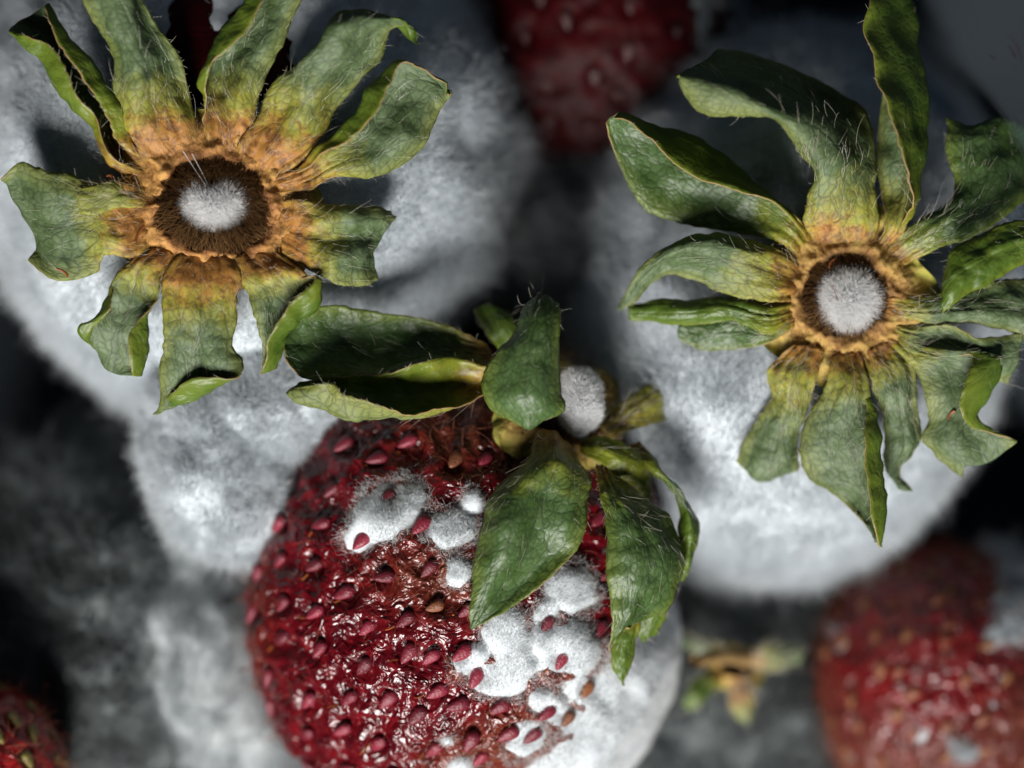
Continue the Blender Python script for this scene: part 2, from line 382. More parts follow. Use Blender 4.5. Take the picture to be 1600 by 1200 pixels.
def smooth_path(pts, n):
    pts = np.asarray(pts, float); k = len(pts)
    d = np.concatenate([[0], np.cumsum(np.linalg.norm(np.diff(pts, axis=0), axis=1))]); d /= max(d[-1], 1e-9)
    return cat(pts, d, np.linspace(0, 1, n))
def cat(P, t, x):
    """Catmull-Rom (finite difference tangents, chord parametrised) through P at t, evaluated at x; P (k, ...)"""
    P = np.asarray(P, float); k = len(P)
    m = np.zeros_like(P)
    for i in range(k):
        a = max(i - 1, 0); b = min(i + 1, k - 1)
        m[i] = (P[b] - P[a]) / max(t[b] - t[a], 1e-9)
    j = np.clip(np.searchsorted(t, x, side='right') - 1, 0, k - 2)
    h = t[j + 1] - t[j]; s = (x - t[j]) / np.maximum(h, 1e-9)
    sh = (len(x),) + (1,) * (P.ndim - 1); s = s.reshape(sh); h = h.reshape(sh)
    return (2 * s**3 - 3 * s**2 + 1) * P[j] + (s**3 - 2 * s**2 + s) * h * m[j] + (-2 * s**3 + 3 * s**2) * P[j + 1] + (s**3 - s**2) * h * m[j + 1]

def punnet():
    base_z = ZF + 12
    r = empty('plastic_punnet', (1000, 400, base_z))
    foot = [(-400, -520), (600, -520), (1180, -430), (1450, -215), (1590, 20), (1690, 200), (1800, 420), (1960, 640), (2060, 900), (2080, 1700)]
    xy = smooth_path(foot, 90)
    F0 = np.array([[x - 800, 600 - y] for x, y in xy])
    tang = np.gradient(F0, axis=0); F0 = F0 - nrm(np.stack([-tang[:, 1], tang[:, 0]], 1)) * 235
    # floor sheet
    c = np.array([-1500.0, -1400.0])
    rows = 24; P = []
    for k in range(rows + 1):
        t = k / rows
        for q in F0: P.append([c[0] + (q[0] - c[0]) * t, c[1] + (q[1] - c[1]) * t, base_z + 4 * math.sin(k * 1.3)])
    n = len(F0); fs = []
    for k in range(rows):
        for i in range(n - 1): fs.append([k * n + i, (k + 1) * n + i, (k + 1) * n + i + 1, k * n + i + 1])
    o = mesh_obj('base', np.array(P), np.array(fs), M_plastic_floor, r)
    md = o.modifiers.new('thickness', 'SOLIDIFY'); md.thickness = 0.0004
    # wall leaning outward, with shallow ribs, and a rolled lip
    tang = np.gradient(F0, axis=0); nn = np.stack([tang[:, 1], -tang[:, 0]], 1); nn = nrm(nn)
    if (nn[40] * F0[40]).sum() < 0: nn = -nn
    P = []; hs = 26; H = 1150
    s = np.arange(n)
    for k in range(hs):
        t = k / (hs - 1)
        offs = 6 + 210 * t + 8 * np.sin(s * 0.9) * sstep(0.05, 0.2, t) * (1 - sstep(0.8, 0.95, t))
        q = F0 + nn * offs[:, None]
        P.append(np.concatenate([q, np.full((n, 1), base_z + 5 + H * t)], 1))
    P = np.concatenate(P); a = (np.arange(hs - 1)[:, None] * n + np.arange(n - 1)[None]).ravel()
    fs = np.stack([a, a + 1, a + n + 1, a + n], 1)
    o = mesh_obj('wall', P, fs, M_plastic, r)
    md = o.modifiers.new('thickness', 'SOLIDIFY'); md.thickness = 0.0004
    P = []; m = 10
    for k in range(m):
        a_ = math.pi * 1.3 * k / (m - 1)
        q = F0 + nn * (6 + 210 + 4 + 45 * (1 - math.cos(a_)))
        P.append(np.concatenate([q, np.full((n, 1), base_z + 8 + H + 35 * math.sin(a_))], 1))
    P = np.concatenate(P); a = (np.arange(m - 1)[:, None] * n + np.arange(n - 1)[None]).ravel()
    o = mesh_obj('rim', P, np.stack([a, a + 1, a + n + 1, a + n], 1), M_plastic, r)
    md = o.modifiers.new('thickness', 'SOLIDIFY'); md.thickness = 0.0004
    tag(r, 'clear plastic punnet with a rounded corner wall holding the strawberries', 'punnet')
punnet()

# ------------------------------------------------------------------ builders
def body(C, R, level, amp, wl, expo=2.2, rot=0.0, seed=0.0, extra=None):
    D, F = ico(level)
    d = D.copy()
    e = expo
    r = (np.abs(d[:, 0]) ** e + np.abs(d[:, 1]) ** e + np.abs(d[:, 2]) ** e) ** (-1 / e)
    p = d * r[:, None] * np.asarray(R)
    if rot:
        c, s = math.cos(rot), math.sin(rot)
        p = np.stack([p[:, 0] * c - p[:, 1] * s, p[:, 0] * s + p[:, 1] * c, p[:, 2]], 1)
    P = p + C
    n = vnormals(P, F)
    P = P + n * (amp * fbm(P / wl + seed, 4))[:, None]
    return P, F, n

def mold_shell(name, P, F, n, h, parent, mat, hmat, count, length, rad=0.55, edge=8, low=-0.35, sink=3):
    """a skin of mould lifted h above the surface wherever h > 0, and the fine threads growing from it"""
    keep_v = h > -sink
    f = F[keep_v[F].any(1)]
    Pm = P + n * np.maximum(h, -sink - 1)[:, None]
    idx = np.unique(f); mp = np.full(len(P), -1); mp[idx] = np.arange(len(idx))
    Pk = Pm[idx]; fk = mp[f]; hk = h[idx]
    nk = vnormals(Pk, fk)
    o = mesh_obj(name, Pk, fk, mat, parent)
    wgt = sstep(-1 if sink < 5 else -sink * 0.8, edge, hk) * sstep(low - 0.15, low + 0.1, nk[:, 2])
    lump = fbm(Pk / 55.0, 2); wgt = wgt * (0.8 + 0.3 * np.clip(lump + 0.4, 0, 1))
    p, q, ff, W = sample(Pk, fk, nk, wgt, count)
    flow = np.stack([pn(p / 42.0 + 3.1), pn(p / 42.0 + 31.7), pn(p / 42.0 + 77.7)], 1)
    flow2 = np.stack([pn(p / 11.0 + 5.1), pn(p / 11.0 + 41.7), pn(p / 11.0 + 87.7)], 1)
    d = nrm(q + 0.45 * flow + 0.30 * flow2 + rng.normal(size=p.shape) * 0.30)
    ln = length * (0.35 + 0.9 * rng.random(len(p)) ** 1.5) * (0.75 + 0.45 * pn(p / 70.0 + 13)) * (1 + (1.1 * (1 - sstep(0.05, 0.55, q[:, 2])) if length > 12 else 0))
    hairs('mold_threads', p - q * 1.5, d, ln, rad, hmat, o, bend=0.32)
    return o

def sepal(calyx, rows, flip=False, tint=0.0, dark=False, NU=26, NV=64, thick=3.2, wr=1.0, seed=None, hair=1.0, warm=0.0, ctr=None, pull=0.30, off=0.0):
    nu = NU; nv = NV
    if ctr is not None:
        r0 = np.asarray(rows[0], float); c = np.asarray(ctr, float)
        b = r0 + (c - r0) * pull; b[:, 2] = c[2] - 6
        r0 = r0.copy(); r0[:, 2] += 5
        rows = [b.tolist(), r0.tolist()] + list(rows[1:])
    R = []
    for r in rows:
        r = QA(r); d = np.concatenate([[0], np.cumsum(np.linalg.norm(np.diff(r, axis=0), axis=1))])
        d = 0.5 * d / max(d[-1], 1e-6) + 0.5 * np.linspace(0, 1, len(r))
        R.append(cat(r, d, np.linspace(0, 1, nu)))
    R = np.array(R)
    ctr = R.mean(1); d = np.concatenate([[0], np.cumsum(np.linalg.norm(np.diff(ctr, axis=0), axis=1) + 4)]); Ltot = d[-1]; d /= d[-1]
    G = cat(R, d, np.linspace(0, 1, nv))                      # (nv, nu, 3)
    sd = rng.random() * 100 if seed is None else seed
    du = np.gradient(G, axis=1); dv = np.gradient(G, axis=0)
    nn = nrm(np.cross(du, dv))
    v = np.linspace(0, 1, nv)[:, None] * np.ones((1, nu)); u = np.linspace(0, 1, nu)[None] * np.ones((nv, 1))
    wid = np.linalg.norm(du, axis=2).sum(1)[:, None]
    lu = (u - 0.5) * wid * 0.052; lv = v * Ltot * 0.052        # 1 unit = 19 px
    # ripples, pleats at the base, a raised midrib, uneven margin
    rip = 9.0 * fbm(G / 70.0 + sd, 3) + 1.2 * fbm(G / 12.0 + sd, 2)
    pleat = (5.0 * pn(np.stack([u * 5, v * 1.6, v * 0 + sd], -1)) + 3.0 * pn(np.stack([u * 13, v * 2.5, v * 0 + sd + 9], -1))) * (1 - 0.8 * sstep(0.15, 0.6, v))
    rib = -2.2 * np.exp(-((u - 0.5) / 0.03) ** 2) * (1 - 0.6 * v)
    lat = -1.2 * np.exp(-((np.abs(u - 0.5) - 0.10 - 0.25 * v) / 0.025) ** 2) * sstep(0.1, 0.3, v)
    G = G + nn * (wr * (rip + pleat + rib + lat))[..., None]
    edge = (np.abs(u - 0.5) * 2) ** 10
    G = G + (du / np.maximum(np.linalg.norm(du, axis=2, keepdims=True), 1e-6)) * (np.sign(u - 0.5) * edge * 2.6 * pn(np.stack([v * Ltot / 13, np.sign(u - 0.5) * 9, v * 0 + sd], -1)))[..., None]
    du = np.gradient(G, axis=1); dv = np.gradient(G, axis=0); nn = nrm(np.cross(du, dv))
    th = thick * (0.55 + 0.45 * (1 - edge))
    A = G + nn * (th / 2)[..., None]; B = G - nn * (th / 2)[..., None]
    P = np.concatenate([A.reshape(-1, 3), B.reshape(-1, 3)])
    i = np.arange(nv - 1)[:, None] * nu + np.arange(nu - 1)[None]; i = i.ravel(); o_ = nv * nu
    FA = np.stack([i, i + 1, i + nu + 1, i + nu], 1); FB = FA[:, ::-1] + o_
    ring = np.concatenate([np.arange(nu), (np.arange(1, nv) * nu + nu - 1), ((nv - 1) * nu + np.arange(nu - 2, -1, -1)), (np.arange(nv - 2, 0, -1) * nu)])
    r2 = np.roll(ring, -1); FR = np.stack([ring, ring + o_, r2 + o_, r2], 1)
    F = np.concatenate([FA, FB, FR])
    mi = np.concatenate([np.zeros(len(FA)), np.ones(len(FB)), np.full(len(FR), 2)])
    top, bot = M_leaf_under, M_leaf_upper
    if dark: top = M_leaf_dark
    if flip: top, bot = bot, top
    at = {k: np.tile(x.ravel(), 2) for k, x in dict(lu=lu, lv=lv, along=v * (1 - warm) + off, across=u, tint=np.full(v.shape, tint)).items()}
    o = mesh_obj('sepal', P, F, [top, bot, M_rim], calyx, attrs=at, mat_idx=mi)
    # silky hair on the outer face near the base and standing out along the margin
    side = -1 if flip else 1
    Gf = G.reshape(-1, 3); Nf = (nn * side).reshape(-1, 3); Tf = nrm(dv.reshape(-1, 3)); Uf = nrm(du.reshape(-1, 3))
    wv = ((1 - sstep(0.15, 0.75, v)) * 0.9 + 0.12 + 1.5 * np.exp(-((u - 0.5) / 0.07) ** 2) * (1 - v)).ravel()
    p, q, f, W = sample(Gf, FA, Nf, wv, int(120 * hair))
    if len(p):
        tt = (Tf[f] * W[..., None]).sum(1)
        HAIR.append((p + q * th.mean() * 0.4, nrm(0.95 * tt + 0.26 * q + rng.normal(size=p.shape) * 0.30), 12 + 34 * rng.random(len(p)) ** 3))
    k = int(24 * hair)
    for s_, col_ in ((-1, 0), (1, nu - 1)):
        jj = rng.integers(2, nv - 2, k)
        p = G[jj, col_]; HAIR.append((p, nrm(0.75 * s_ * nrm(du[jj, col_]) + 0.55 * nrm(dv[jj, col_]) + rng.normal(size=p.shape) * 0.5), 3 + 15 * rng.random(k) ** 3))
    return o
HAIR = []
def flush_hair(calyx, rad=0.45):
    p = np.concatenate([h[0] for h in HAIR]); d = np.concatenate([h[1] for h in HAIR]); l = np.concatenate([h[2] for h in HAIR])
    hairs('sepal_hairs', p, d, l, rad, M_silk, calyx, bend=0.14, npt=5)
    HAIR.clear()

def frame(n):
    n = nrm(np.asarray(n, float)); ex = nrm(np.cross([0, 1, 0], n)); ey = np.cross(n, ex); return ex, ey, n
def calyx_disc(root, C, nrmv, rin, rout, depth, green, seed, down=14):
    ex, ey, n = frame(nrmv)
    nr, na = 56, 200
    t = np.linspace(0, 1, nr)[:, None] * np.ones((1, na)); a = np.linspace(0, 2 * math.pi, na, endpoint=False)[None] * np.ones((nr, 1))
    ca, sa = np.cos(a), np.sin(a)
    wob = 1 + 0.26 * pn(np.stack([ca * 1.3, sa * 1.3, a * 0 + seed], -1)) + 0.05 * pn(np.stack([ca * 4, sa * 4, a * 0 + seed], -1))
    ti = 0.5
    rx = np.where(t < ti, rin[0] * t / ti, rin[0] + (rout[0] - rin[0]) * (t - ti) / (1 - ti)) * wob
    ry = np.where(t < ti, rin[1] * t / ti, rin[1] + (rout[1] - rin[1]) * (t - ti) / (1 - ti)) * wob
    z = -depth * (1 - sstep(0.22, 0.52, t)) + 8 * np.exp(-((t - 0.58) / 0.08) ** 2) - down * sstep(0.7, 1.0, t)
    X = rx * ca; Y = ry * sa
    q = np.stack([X, Y, a * 0], -1)
    wr = 4 * ridged(np.stack([ca * 3.0, sa * 3.0, t * 3.2 + seed], -1), 3) * sstep(0.42, 0.6, t) + 11 * fbm(q / 34.0 + seed, 3) * sstep(0.3, 0.55, t) + 1.1 * ridged(q / 12.0 + seed, 2) * sstep(0.45, 0.6, t)
    z = z + wr - 3
    P = C + X[..., None] * ex + Y[..., None] * ey + z[..., None] * n
    P = P.reshape(-1, 3)
    i = np.arange(nr - 1)[:, None] * na + np.arange(na)[None]; j = np.arange(nr - 1)[:, None] * na + (np.arange(na)[None] + 1) % na
    F = np.stack([i.ravel(), (i + na).ravel(), (j + na).ravel(), j.ravel()], 1)
    return mesh_obj('calyx', P, F, M_disc, root, attrs=dict(rad=t.ravel(), greenish=np.full(t.size, green)))
def pit_hairs(calyx, C, nrmv, rin, count, ln, depth):
    ex, ey, n = frame(nrmv)
    a = rng.random(count) * 2 * math.pi; r = 0.72 + 0.42 * rng.random(count)
    p = C + (rin[0] * r * np.cos(a))[:, None] * ex + (rin[1] * r * np.sin(a))[:, None] * ey + (-depth * (1 - sstep(0.6, 1.02, r)) + 3)[:, None] * n
    inw = -(np.cos(a)[:, None] * ex + np.sin(a)[:, None] * ey)
    d = nrm(inw * 0.75 + n * 0.55 + rng.normal(size=p.shape) * 0.14)
    hairs('pit_hairs', p, d, ln * (0.5 + 0.6 * rng.random(count)), 0.55, M_brown_hair, calyx, bend=0.16, npt=5)
    # short down over the ring
    k = count
    a = rng.random(k) * 2 * math.pi; r = 1.0 + 0.75 * rng.random(k)
    p = C + (rin[0] * r * np.cos(a))[:, None] * ex + (rin[1] * r * np.sin(a))[:, None] * ey + 2 * n
    outw = np.cos(a)[:, None] * ex + np.sin(a)[:, None] * ey
    d = nrm(outw * 0.5 + n * 0.5 + rng.normal(size=p.shape) * 0.4)
    hairs('ring_down', p, d, 8 + 12 * rng.random(k), 0.28, M_ring_down, calyx, bend=0.3)
M_ring_down = hair_mat('ring_down', (0.62, 0.40, 0.18), (0.48, 0.28, 0.10), 0.45)
def tuft(root, C, R, count, ln, seed, shape=None, mat=None):
    D, F = ico(4)
    r = 1 + 0.14 * fbm(D * 1.6 + seed, 3)
    P = D * r[:, None] * np.asarray(R)
    if shape is not None: P = shape(P)
    P = P + C
    n = vnormals(P, F)
    o = mesh_obj('stem_mold', P, F, M_mold, root)
    p, q, f, W = sample(P, F, n, sstep(-0.3, 0.1, n[:, 2]), count)
    d = nrm(q + rng.normal(size=p.shape) * 0.22)
    hairs('mold_threads', p, d, ln * (0.4 + 0.7 * rng.random(len(p))), 0.36, mat or M_tuft, o, bend=0.22)
    return o
def sticks(parent, items, mat=M_stamen):
    for (x0, y0, z0, x1, y1, z1, r) in items:
        a, b = Q(x0, y0, z0), Q(x1, y1, z1); n = 7; k = 6; P = []
        ex, ey, ax = frame(b - a)
        for i in range(n):
            t = i / (n - 1); c = a + (b - a) * t + ey * 3 * math.sin(t * 3) ; rr = r * (0.75 + 0.5 * t ** 4 + 0.25 * (1 - t))
            for j in range(k):
                an = 2 * math.pi * j / k; P.append(c + rr * (math.cos(an) * ex + math.sin(an) * ey))
        fs = [[i * k + j, i * k + (j + 1) % k, (i + 1) * k + (j + 1) % k, (i + 1) * k + j] for i in range(n - 1) for j in range(k)]
        mesh_obj('stamen', np.array(P), np.array(fs), mat, parent)

def seed_mesh(name, mat, Lh, Wh, Th):
    """teardrop achene along +x (pointed end), flat side down"""
    nx, na = 9, 10; P = []
    for i in range(nx):
        t = i / (nx - 1); x = -1 + 2 * t
        r = max(0.02, math.sqrt(max(0, 1 - x * x)) * (1 - 0.38 * x))
        for j in range(na):
            a = 2 * math.pi * j / na
            y = r * math.cos(a) * Wh; z = r * math.sin(a) * Th * (1.0 + 0.12 * math.cos(2 * a))
            P.append((x * Lh * (1.08 if x > 0 else 1), y, z + (0.10 * Th if abs(math.cos(a)) < 0.2 and z > 0 else 0)))
    fs = [[i * na + j, i * na + (j + 1) % na, (i + 1) * na + (j + 1) % na, (i + 1) * na + j] for i in range(nx - 1) for j in range(na)]
    me = bpy.data.meshes.new(name); me.from_pydata([tuple(np.array(p) * S) for p in P], [], fs)
    me.polygons.foreach_set('use_smooth', np.ones(len(fs), bool)); me.materials.append(mat); me.update(); return me
def place_seed(me, root, p, n, d, sc_=1.0):
    d = d - n * (d @ n); d = nrm(d); y = np.cross(n, d)
    from mathutils import Matrix
    m = Matrix(((d[0], y[0], n[0]), (d[1], y[1], n[1]), (d[2], y[2], n[2]))).to_4x4()
    o = bpy.data.objects.new('seed', me); link(o, root)
    loc = to_local(p[None], root)[0]
    o.matrix_local = m; o.location = loc
    o.scale = (sc_,) * 3
    return o
def surf_at(P, n, px, py):
    x, y = proj(P); d = (x - px) ** 2 + (y - py) ** 2 + np.where(n[:, 2] > 0.0, 0, 1e9)
    i = np.argmin(d); return i

GROUP = 'mouldy strawberries in the punnet'
exec_order = []
# ================================================================== strawberry under the orange calyx (fully moulded)
def berry_a():
    C = Q(385, 245, -450); R = np.array([425, 440, 425.])
    root = empty('strawberry', (C[0], C[1], C[2] - 425))
    tag(root, 'strawberry furred all over in white mould, wide orange calyx ring with heart-shaped white tuft', 'strawberry', GROUP)
    P, F, n = body(C, R, 6, 14, 190, 2.15, rot=0.6, seed=2.2)
    x, y = proj(P)
    # dip under the calyx
    rr = np.hypot((x - 335) / 165, (y - 328) / 125)
    top = n[:, 2] > 0
    P = P - np.array([0, 0, 1]) * (np.where(top, 26 * (1 - sstep(0.5, 1.3, rr)), 0))[:, None]
    mesh_obj('flesh', P - n * 22, F, M_flesh_dark, root, attrs=dict(brown=np.zeros(len(P))))
    h = 20 + 10 * fbm(P / 150.0, 2) + 1.5 * fbm(P / 36.0, 2)
    hole = np.maximum(1 - np.hypot((x - 390) / 150, (y - 80) / 150), 1 - np.hypot((x - 300) / 75, (y - 60) / 170)) * top
    h = np.maximum(h, 12) - 85 * np.clip(hole + 0.12 * fbm(P / 40.0, 3), 0, 1)
    h = np.where(rr * 1.0 < 0.85, np.where(top, -8, h), h)
    sharp = mold_shell('mold', P, F, n, h - 6, root, M_mold, M_mold_hair, 430000, 16, 0.36, sink=25)
    cx = calyx_disc(root, Q(335, 325, -6), (0.02, -0.06, 1), (86, 68), (188, 138), 66, 0.15, 3.0, 16)
    # sepals, rows from base to tip
    sep = [
     dict(rows=[[(178,244,12),(172,256,0),(186,247,-30),(204,230,0),(184,222,10)],[(150,196,28),(144,206,6),(170,192,-34),(200,195,6),(172,192,24)],[(120,145,36),(110,160,10),(140,145,-36),(182,155,10),(150,150,34)],[(104,105,38),(75,117,12),(112,96,-34),(150,107,14),(112,98,38)],[(78,72,36),(36,77,10),(76,58,-30),(116,62,16),(88,62,38)],[(40,56,26),(14,50,2),(44,34,-28),(90,32,12),(76,30,30)],[(36,52,20),(16,46,-4),(40,30,-24),(72,6,2),(70,14,14)]], seed=1.0),
     dict(rows=[[(211,240,0),(225,228,5),(250,218,5),(285,216,5),(312,214,-5)],[(190,190,5),(208,178,22),(232,165,24),(268,165,15),(304,180,-5)],[(182,150,10),(204,130,32),(227,120,36),(262,122,12),(295,140,0)],[(178,95,15),(196,85,42),(218,75,46),(250,78,18),(279,85,12)],[(160,52,20),(180,40,52),(208,32,52),(230,34,26),(244,38,22)],[(125,0,25),(160,-8,56),(195,-12,56),(214,-5,38),(226,2,32)],[(108,-60,20),(140,-65,42),(170,-70,46),(192,-65,35),(208,-55,24)]], seed=2.0),
     dict(rows=[[(318,208,0),(330,210,0),(355,208,5),(380,208,0),(398,208,0)],[(323,168,14),(319,152,5),(345,155,-5),(375,160,16),(400,166,5)],[(332,105,36),(315,125,15),(350,110,-8),(385,110,22),(412,130,10)],[(354,84,46),(332,74,20),(372,70,0),(408,75,26),(436,78,10)],[(386,47,52),(352,40,25),(395,35,10),(430,40,30),(456,30,15)],[(408,0,52),(384,0,25),(420,-5,18),(450,-5,30),(470,-5,15)],[(420,-50,45),(405,-50,25),(430,-55,20),(450,-55,25),(465,-50,15)]], seed=3.0),
     dict(rows=[[(375,218,0),(400,228,5),(425,242,8),(440,256,0),(452,268,-5)],[(400,185,5),(425,188,12),(452,200,20),(485,218,2),(507,206,-5)],[(420,140,10),(450,138,26),(485,150,32),(510,160,2),(528,170,-8)],[(455,108,20),(482,100,42),(515,108,42),(545,118,2),(570,118,-2)],[(490,88,25),(508,68,58),(540,75,52),(570,88,8),(597,92,2)],[(520,32,30),(533,38,68),(560,45,62),(585,55,28),(605,62,12)],[(545,16,30),(565,20,56),(585,30,56),(602,42,40),(614,48,25)],[(600,17,15),(612,22,30),(627,29,35),(635,36,25),(638,42,15)],[(648,68,-10),(650,66,-8),(653,68,-5),(652,72,-8),(650,74,-10)]], seed=4.0),
     dict(rows=[[(482,262,5),(470,262,0),(478,275,0),(482,285,0),(484,299,-5)],[(508,238,30),(495,234,15),(512,255,5),(522,265,5),(530,277,-5)],[(552,207,42),(533,198,18),(560,225,2),(580,250,8),(590,275,-10)],[(592,167,46),(575,150,18),(605,185,2),(630,215,8),(640,250,-15)],[(612,132,40),(601,114,12),(630,145,5),(655,175,0),(671,202,-20)],[(634,99,30),(630,94,18),(655,122,5),(680,142,0),(692,167,-15)],[(700,140,-5),(702,141,-5),(706,143,-5),(707,145,-6),(708,148,-8)]], seed=5.0),
     dict(rows=[[(470,312,5),(478,345,8),(482,375,5),(485,400,5),(488,425,0)],[(515,320,5),(508,345,16),(508,375,2),(505,400,16),(503,432,0)],[(555,319,0),(545,345,12),(540,370,-8),(535,405,12),(530,446,-10)],[(597,325,-18),(590,345,-8),(578,368,-22),(568,405,-8),(562,448,-28)],[(621,338,-45),(612,350,-40),(598,370,-48),(588,400,-42),(596,438,-60)]], seed=6.0, warm=0.25),
     dict(rows=[[(470,425,15),(478,428,10),(440,425,8),(410,430,5),(378,438,0)],[(494,434,34),(500,440,20),(450,448,5),(415,450,8),(385,455,0)],[(462,468,38),(492,478,10),(440,480,0),(415,482,5),(396,485,0)],[(438,496,30),(464,502,5),(430,510,-10),(415,515,-5),(403,512,-5)],[(418,536,20),(447,532,-5),(425,540,-15),(415,545,-15),(410,545,-15)],[(407,583,-10),(430,575,-15),(420,578,-20),(412,580,-20),(408,585,-22)]], seed=7.0),
     dict(rows=[[(378,438,0),(350,432,8),(318,430,10),(285,430,8),(254,436,0)],[(370,465,5),(345,465,18),(316,465,15),(285,465,18),(256,468,5)],[(371,500,8),(345,500,15),(315,502,15),(285,502,15),(257,505,5)],[(364,540,8),(340,540,12),(312,542,8),(280,545,8),(254,542,0)],[(381,568,5),(350,572,10),(312,577,0),(280,582,-5),(248,575,-10)],[(368,592,22),(340,600,-14),(300,598,-20),(275,607,-25),(252,605,-30)],[(297,594,14),(325,614,-10),(296,622,-30),(270,632,-38),(250,632,-42)],[(246,643,-40),(250,646,-42),(246,647,-45),(243,647,-46),(239,648,-48)]], seed=8.0),
     dict(rows=[[(252,432,0),(245,430,5),(222,415,8),(195,418,5),(205,408,0)],[(244,470,10),(236,468,5),(205,455,5),(175,445,8),(178,440,5)],[(214,505,26),(232,495,8),(195,490,-5),(163,475,0),(172,470,22)],[(200,530,32),(229,530,5),(190,525,-10),(138,505,0),(171,485,26)],[(200,565,22),(227,565,-5),(185,562,-25),(123,518,-5),(147,512,5)],[(205,585,5),(216,586,-10),(176,584,-38),(158,562,-42),(135,524,-20)]], seed=9.0),
     dict(rows=[[(207,402,0),(200,375,5),(192,345,8),(187,315,5),(182,284,0)],[(165,398,8),(160,370,14),(155,345,15),(150,315,15),(140,286,5)],[(150,426,-5),(130,395,0),(120,350,10),(112,315,16),(110,273,5)],[(110,438,-15),(100,405,-12),(85,360,-2),(75,320,8),(78,268,5)],[(78,435,-25),(72,402,-30),(62,355,-20),(50,310,-8),(50,258,2)],[(48,412,-35),(62,385,-42),(42,340,-35),(30,295,-20),(28,254,-2)],[(46,408,-38),(58,385,-44),(28,320,-40),(10,289,-25),(1,281,-12)]], seed=10.0, warm=0.2),
     dict(rows=[[(186,325,8),(185,305,12),(182,283,8)],[(150,336,20),(150,310,24),(155,287,18)],[(127,334,12),(123,312,15),(126,296,12)]], seed=11.0, tint=0.55, NV=24, NU=14),
    ]
    for s in sep: sepal(cx, ctr=(335, 325, 0), pull=0.30, off=0.0, **s)
    flush_hair(cx, 0.25)
    pit_hairs(cx, Q(335, 325, -6), (0.02, -0.06, 1), (88, 72), 2600, 44, 60)
    def heart(P):
        b = 1 - 0.95 * np.exp(-((P[:, 0] + 4) / 17.0) ** 2)
        return np.stack([P[:, 0], np.where(P[:, 1] > 0, P[:, 1] * b, P[:, 1] * (1 - 0.10 * np.abs(P[:, 0]) / 40)), P[:, 2]], 1)
    tuft(root, Q(336, 316, -14), (42, 34, 32), 24000, 14, 4.0, heart)
    sticks(cx, [(226, 352, 14, 212, 378, 22, 2.4), (88, 420, 6, 106, 432, 6, 2.4), (168, 275, 10, 176, 279, 14, 3)])
    # two loose white hairs over the pit
    p = np.array([Q(286, 236, 18), Q(300, 240, 22)]); d = nrm(np.array([Q(322, 292, 12), Q(326, 290, 14)]) - p)
    hairs('loose_hair', p, d, [58, 56], 0.7, M_white_hair, cx, bend=0.08, npt=8)
berry_a()

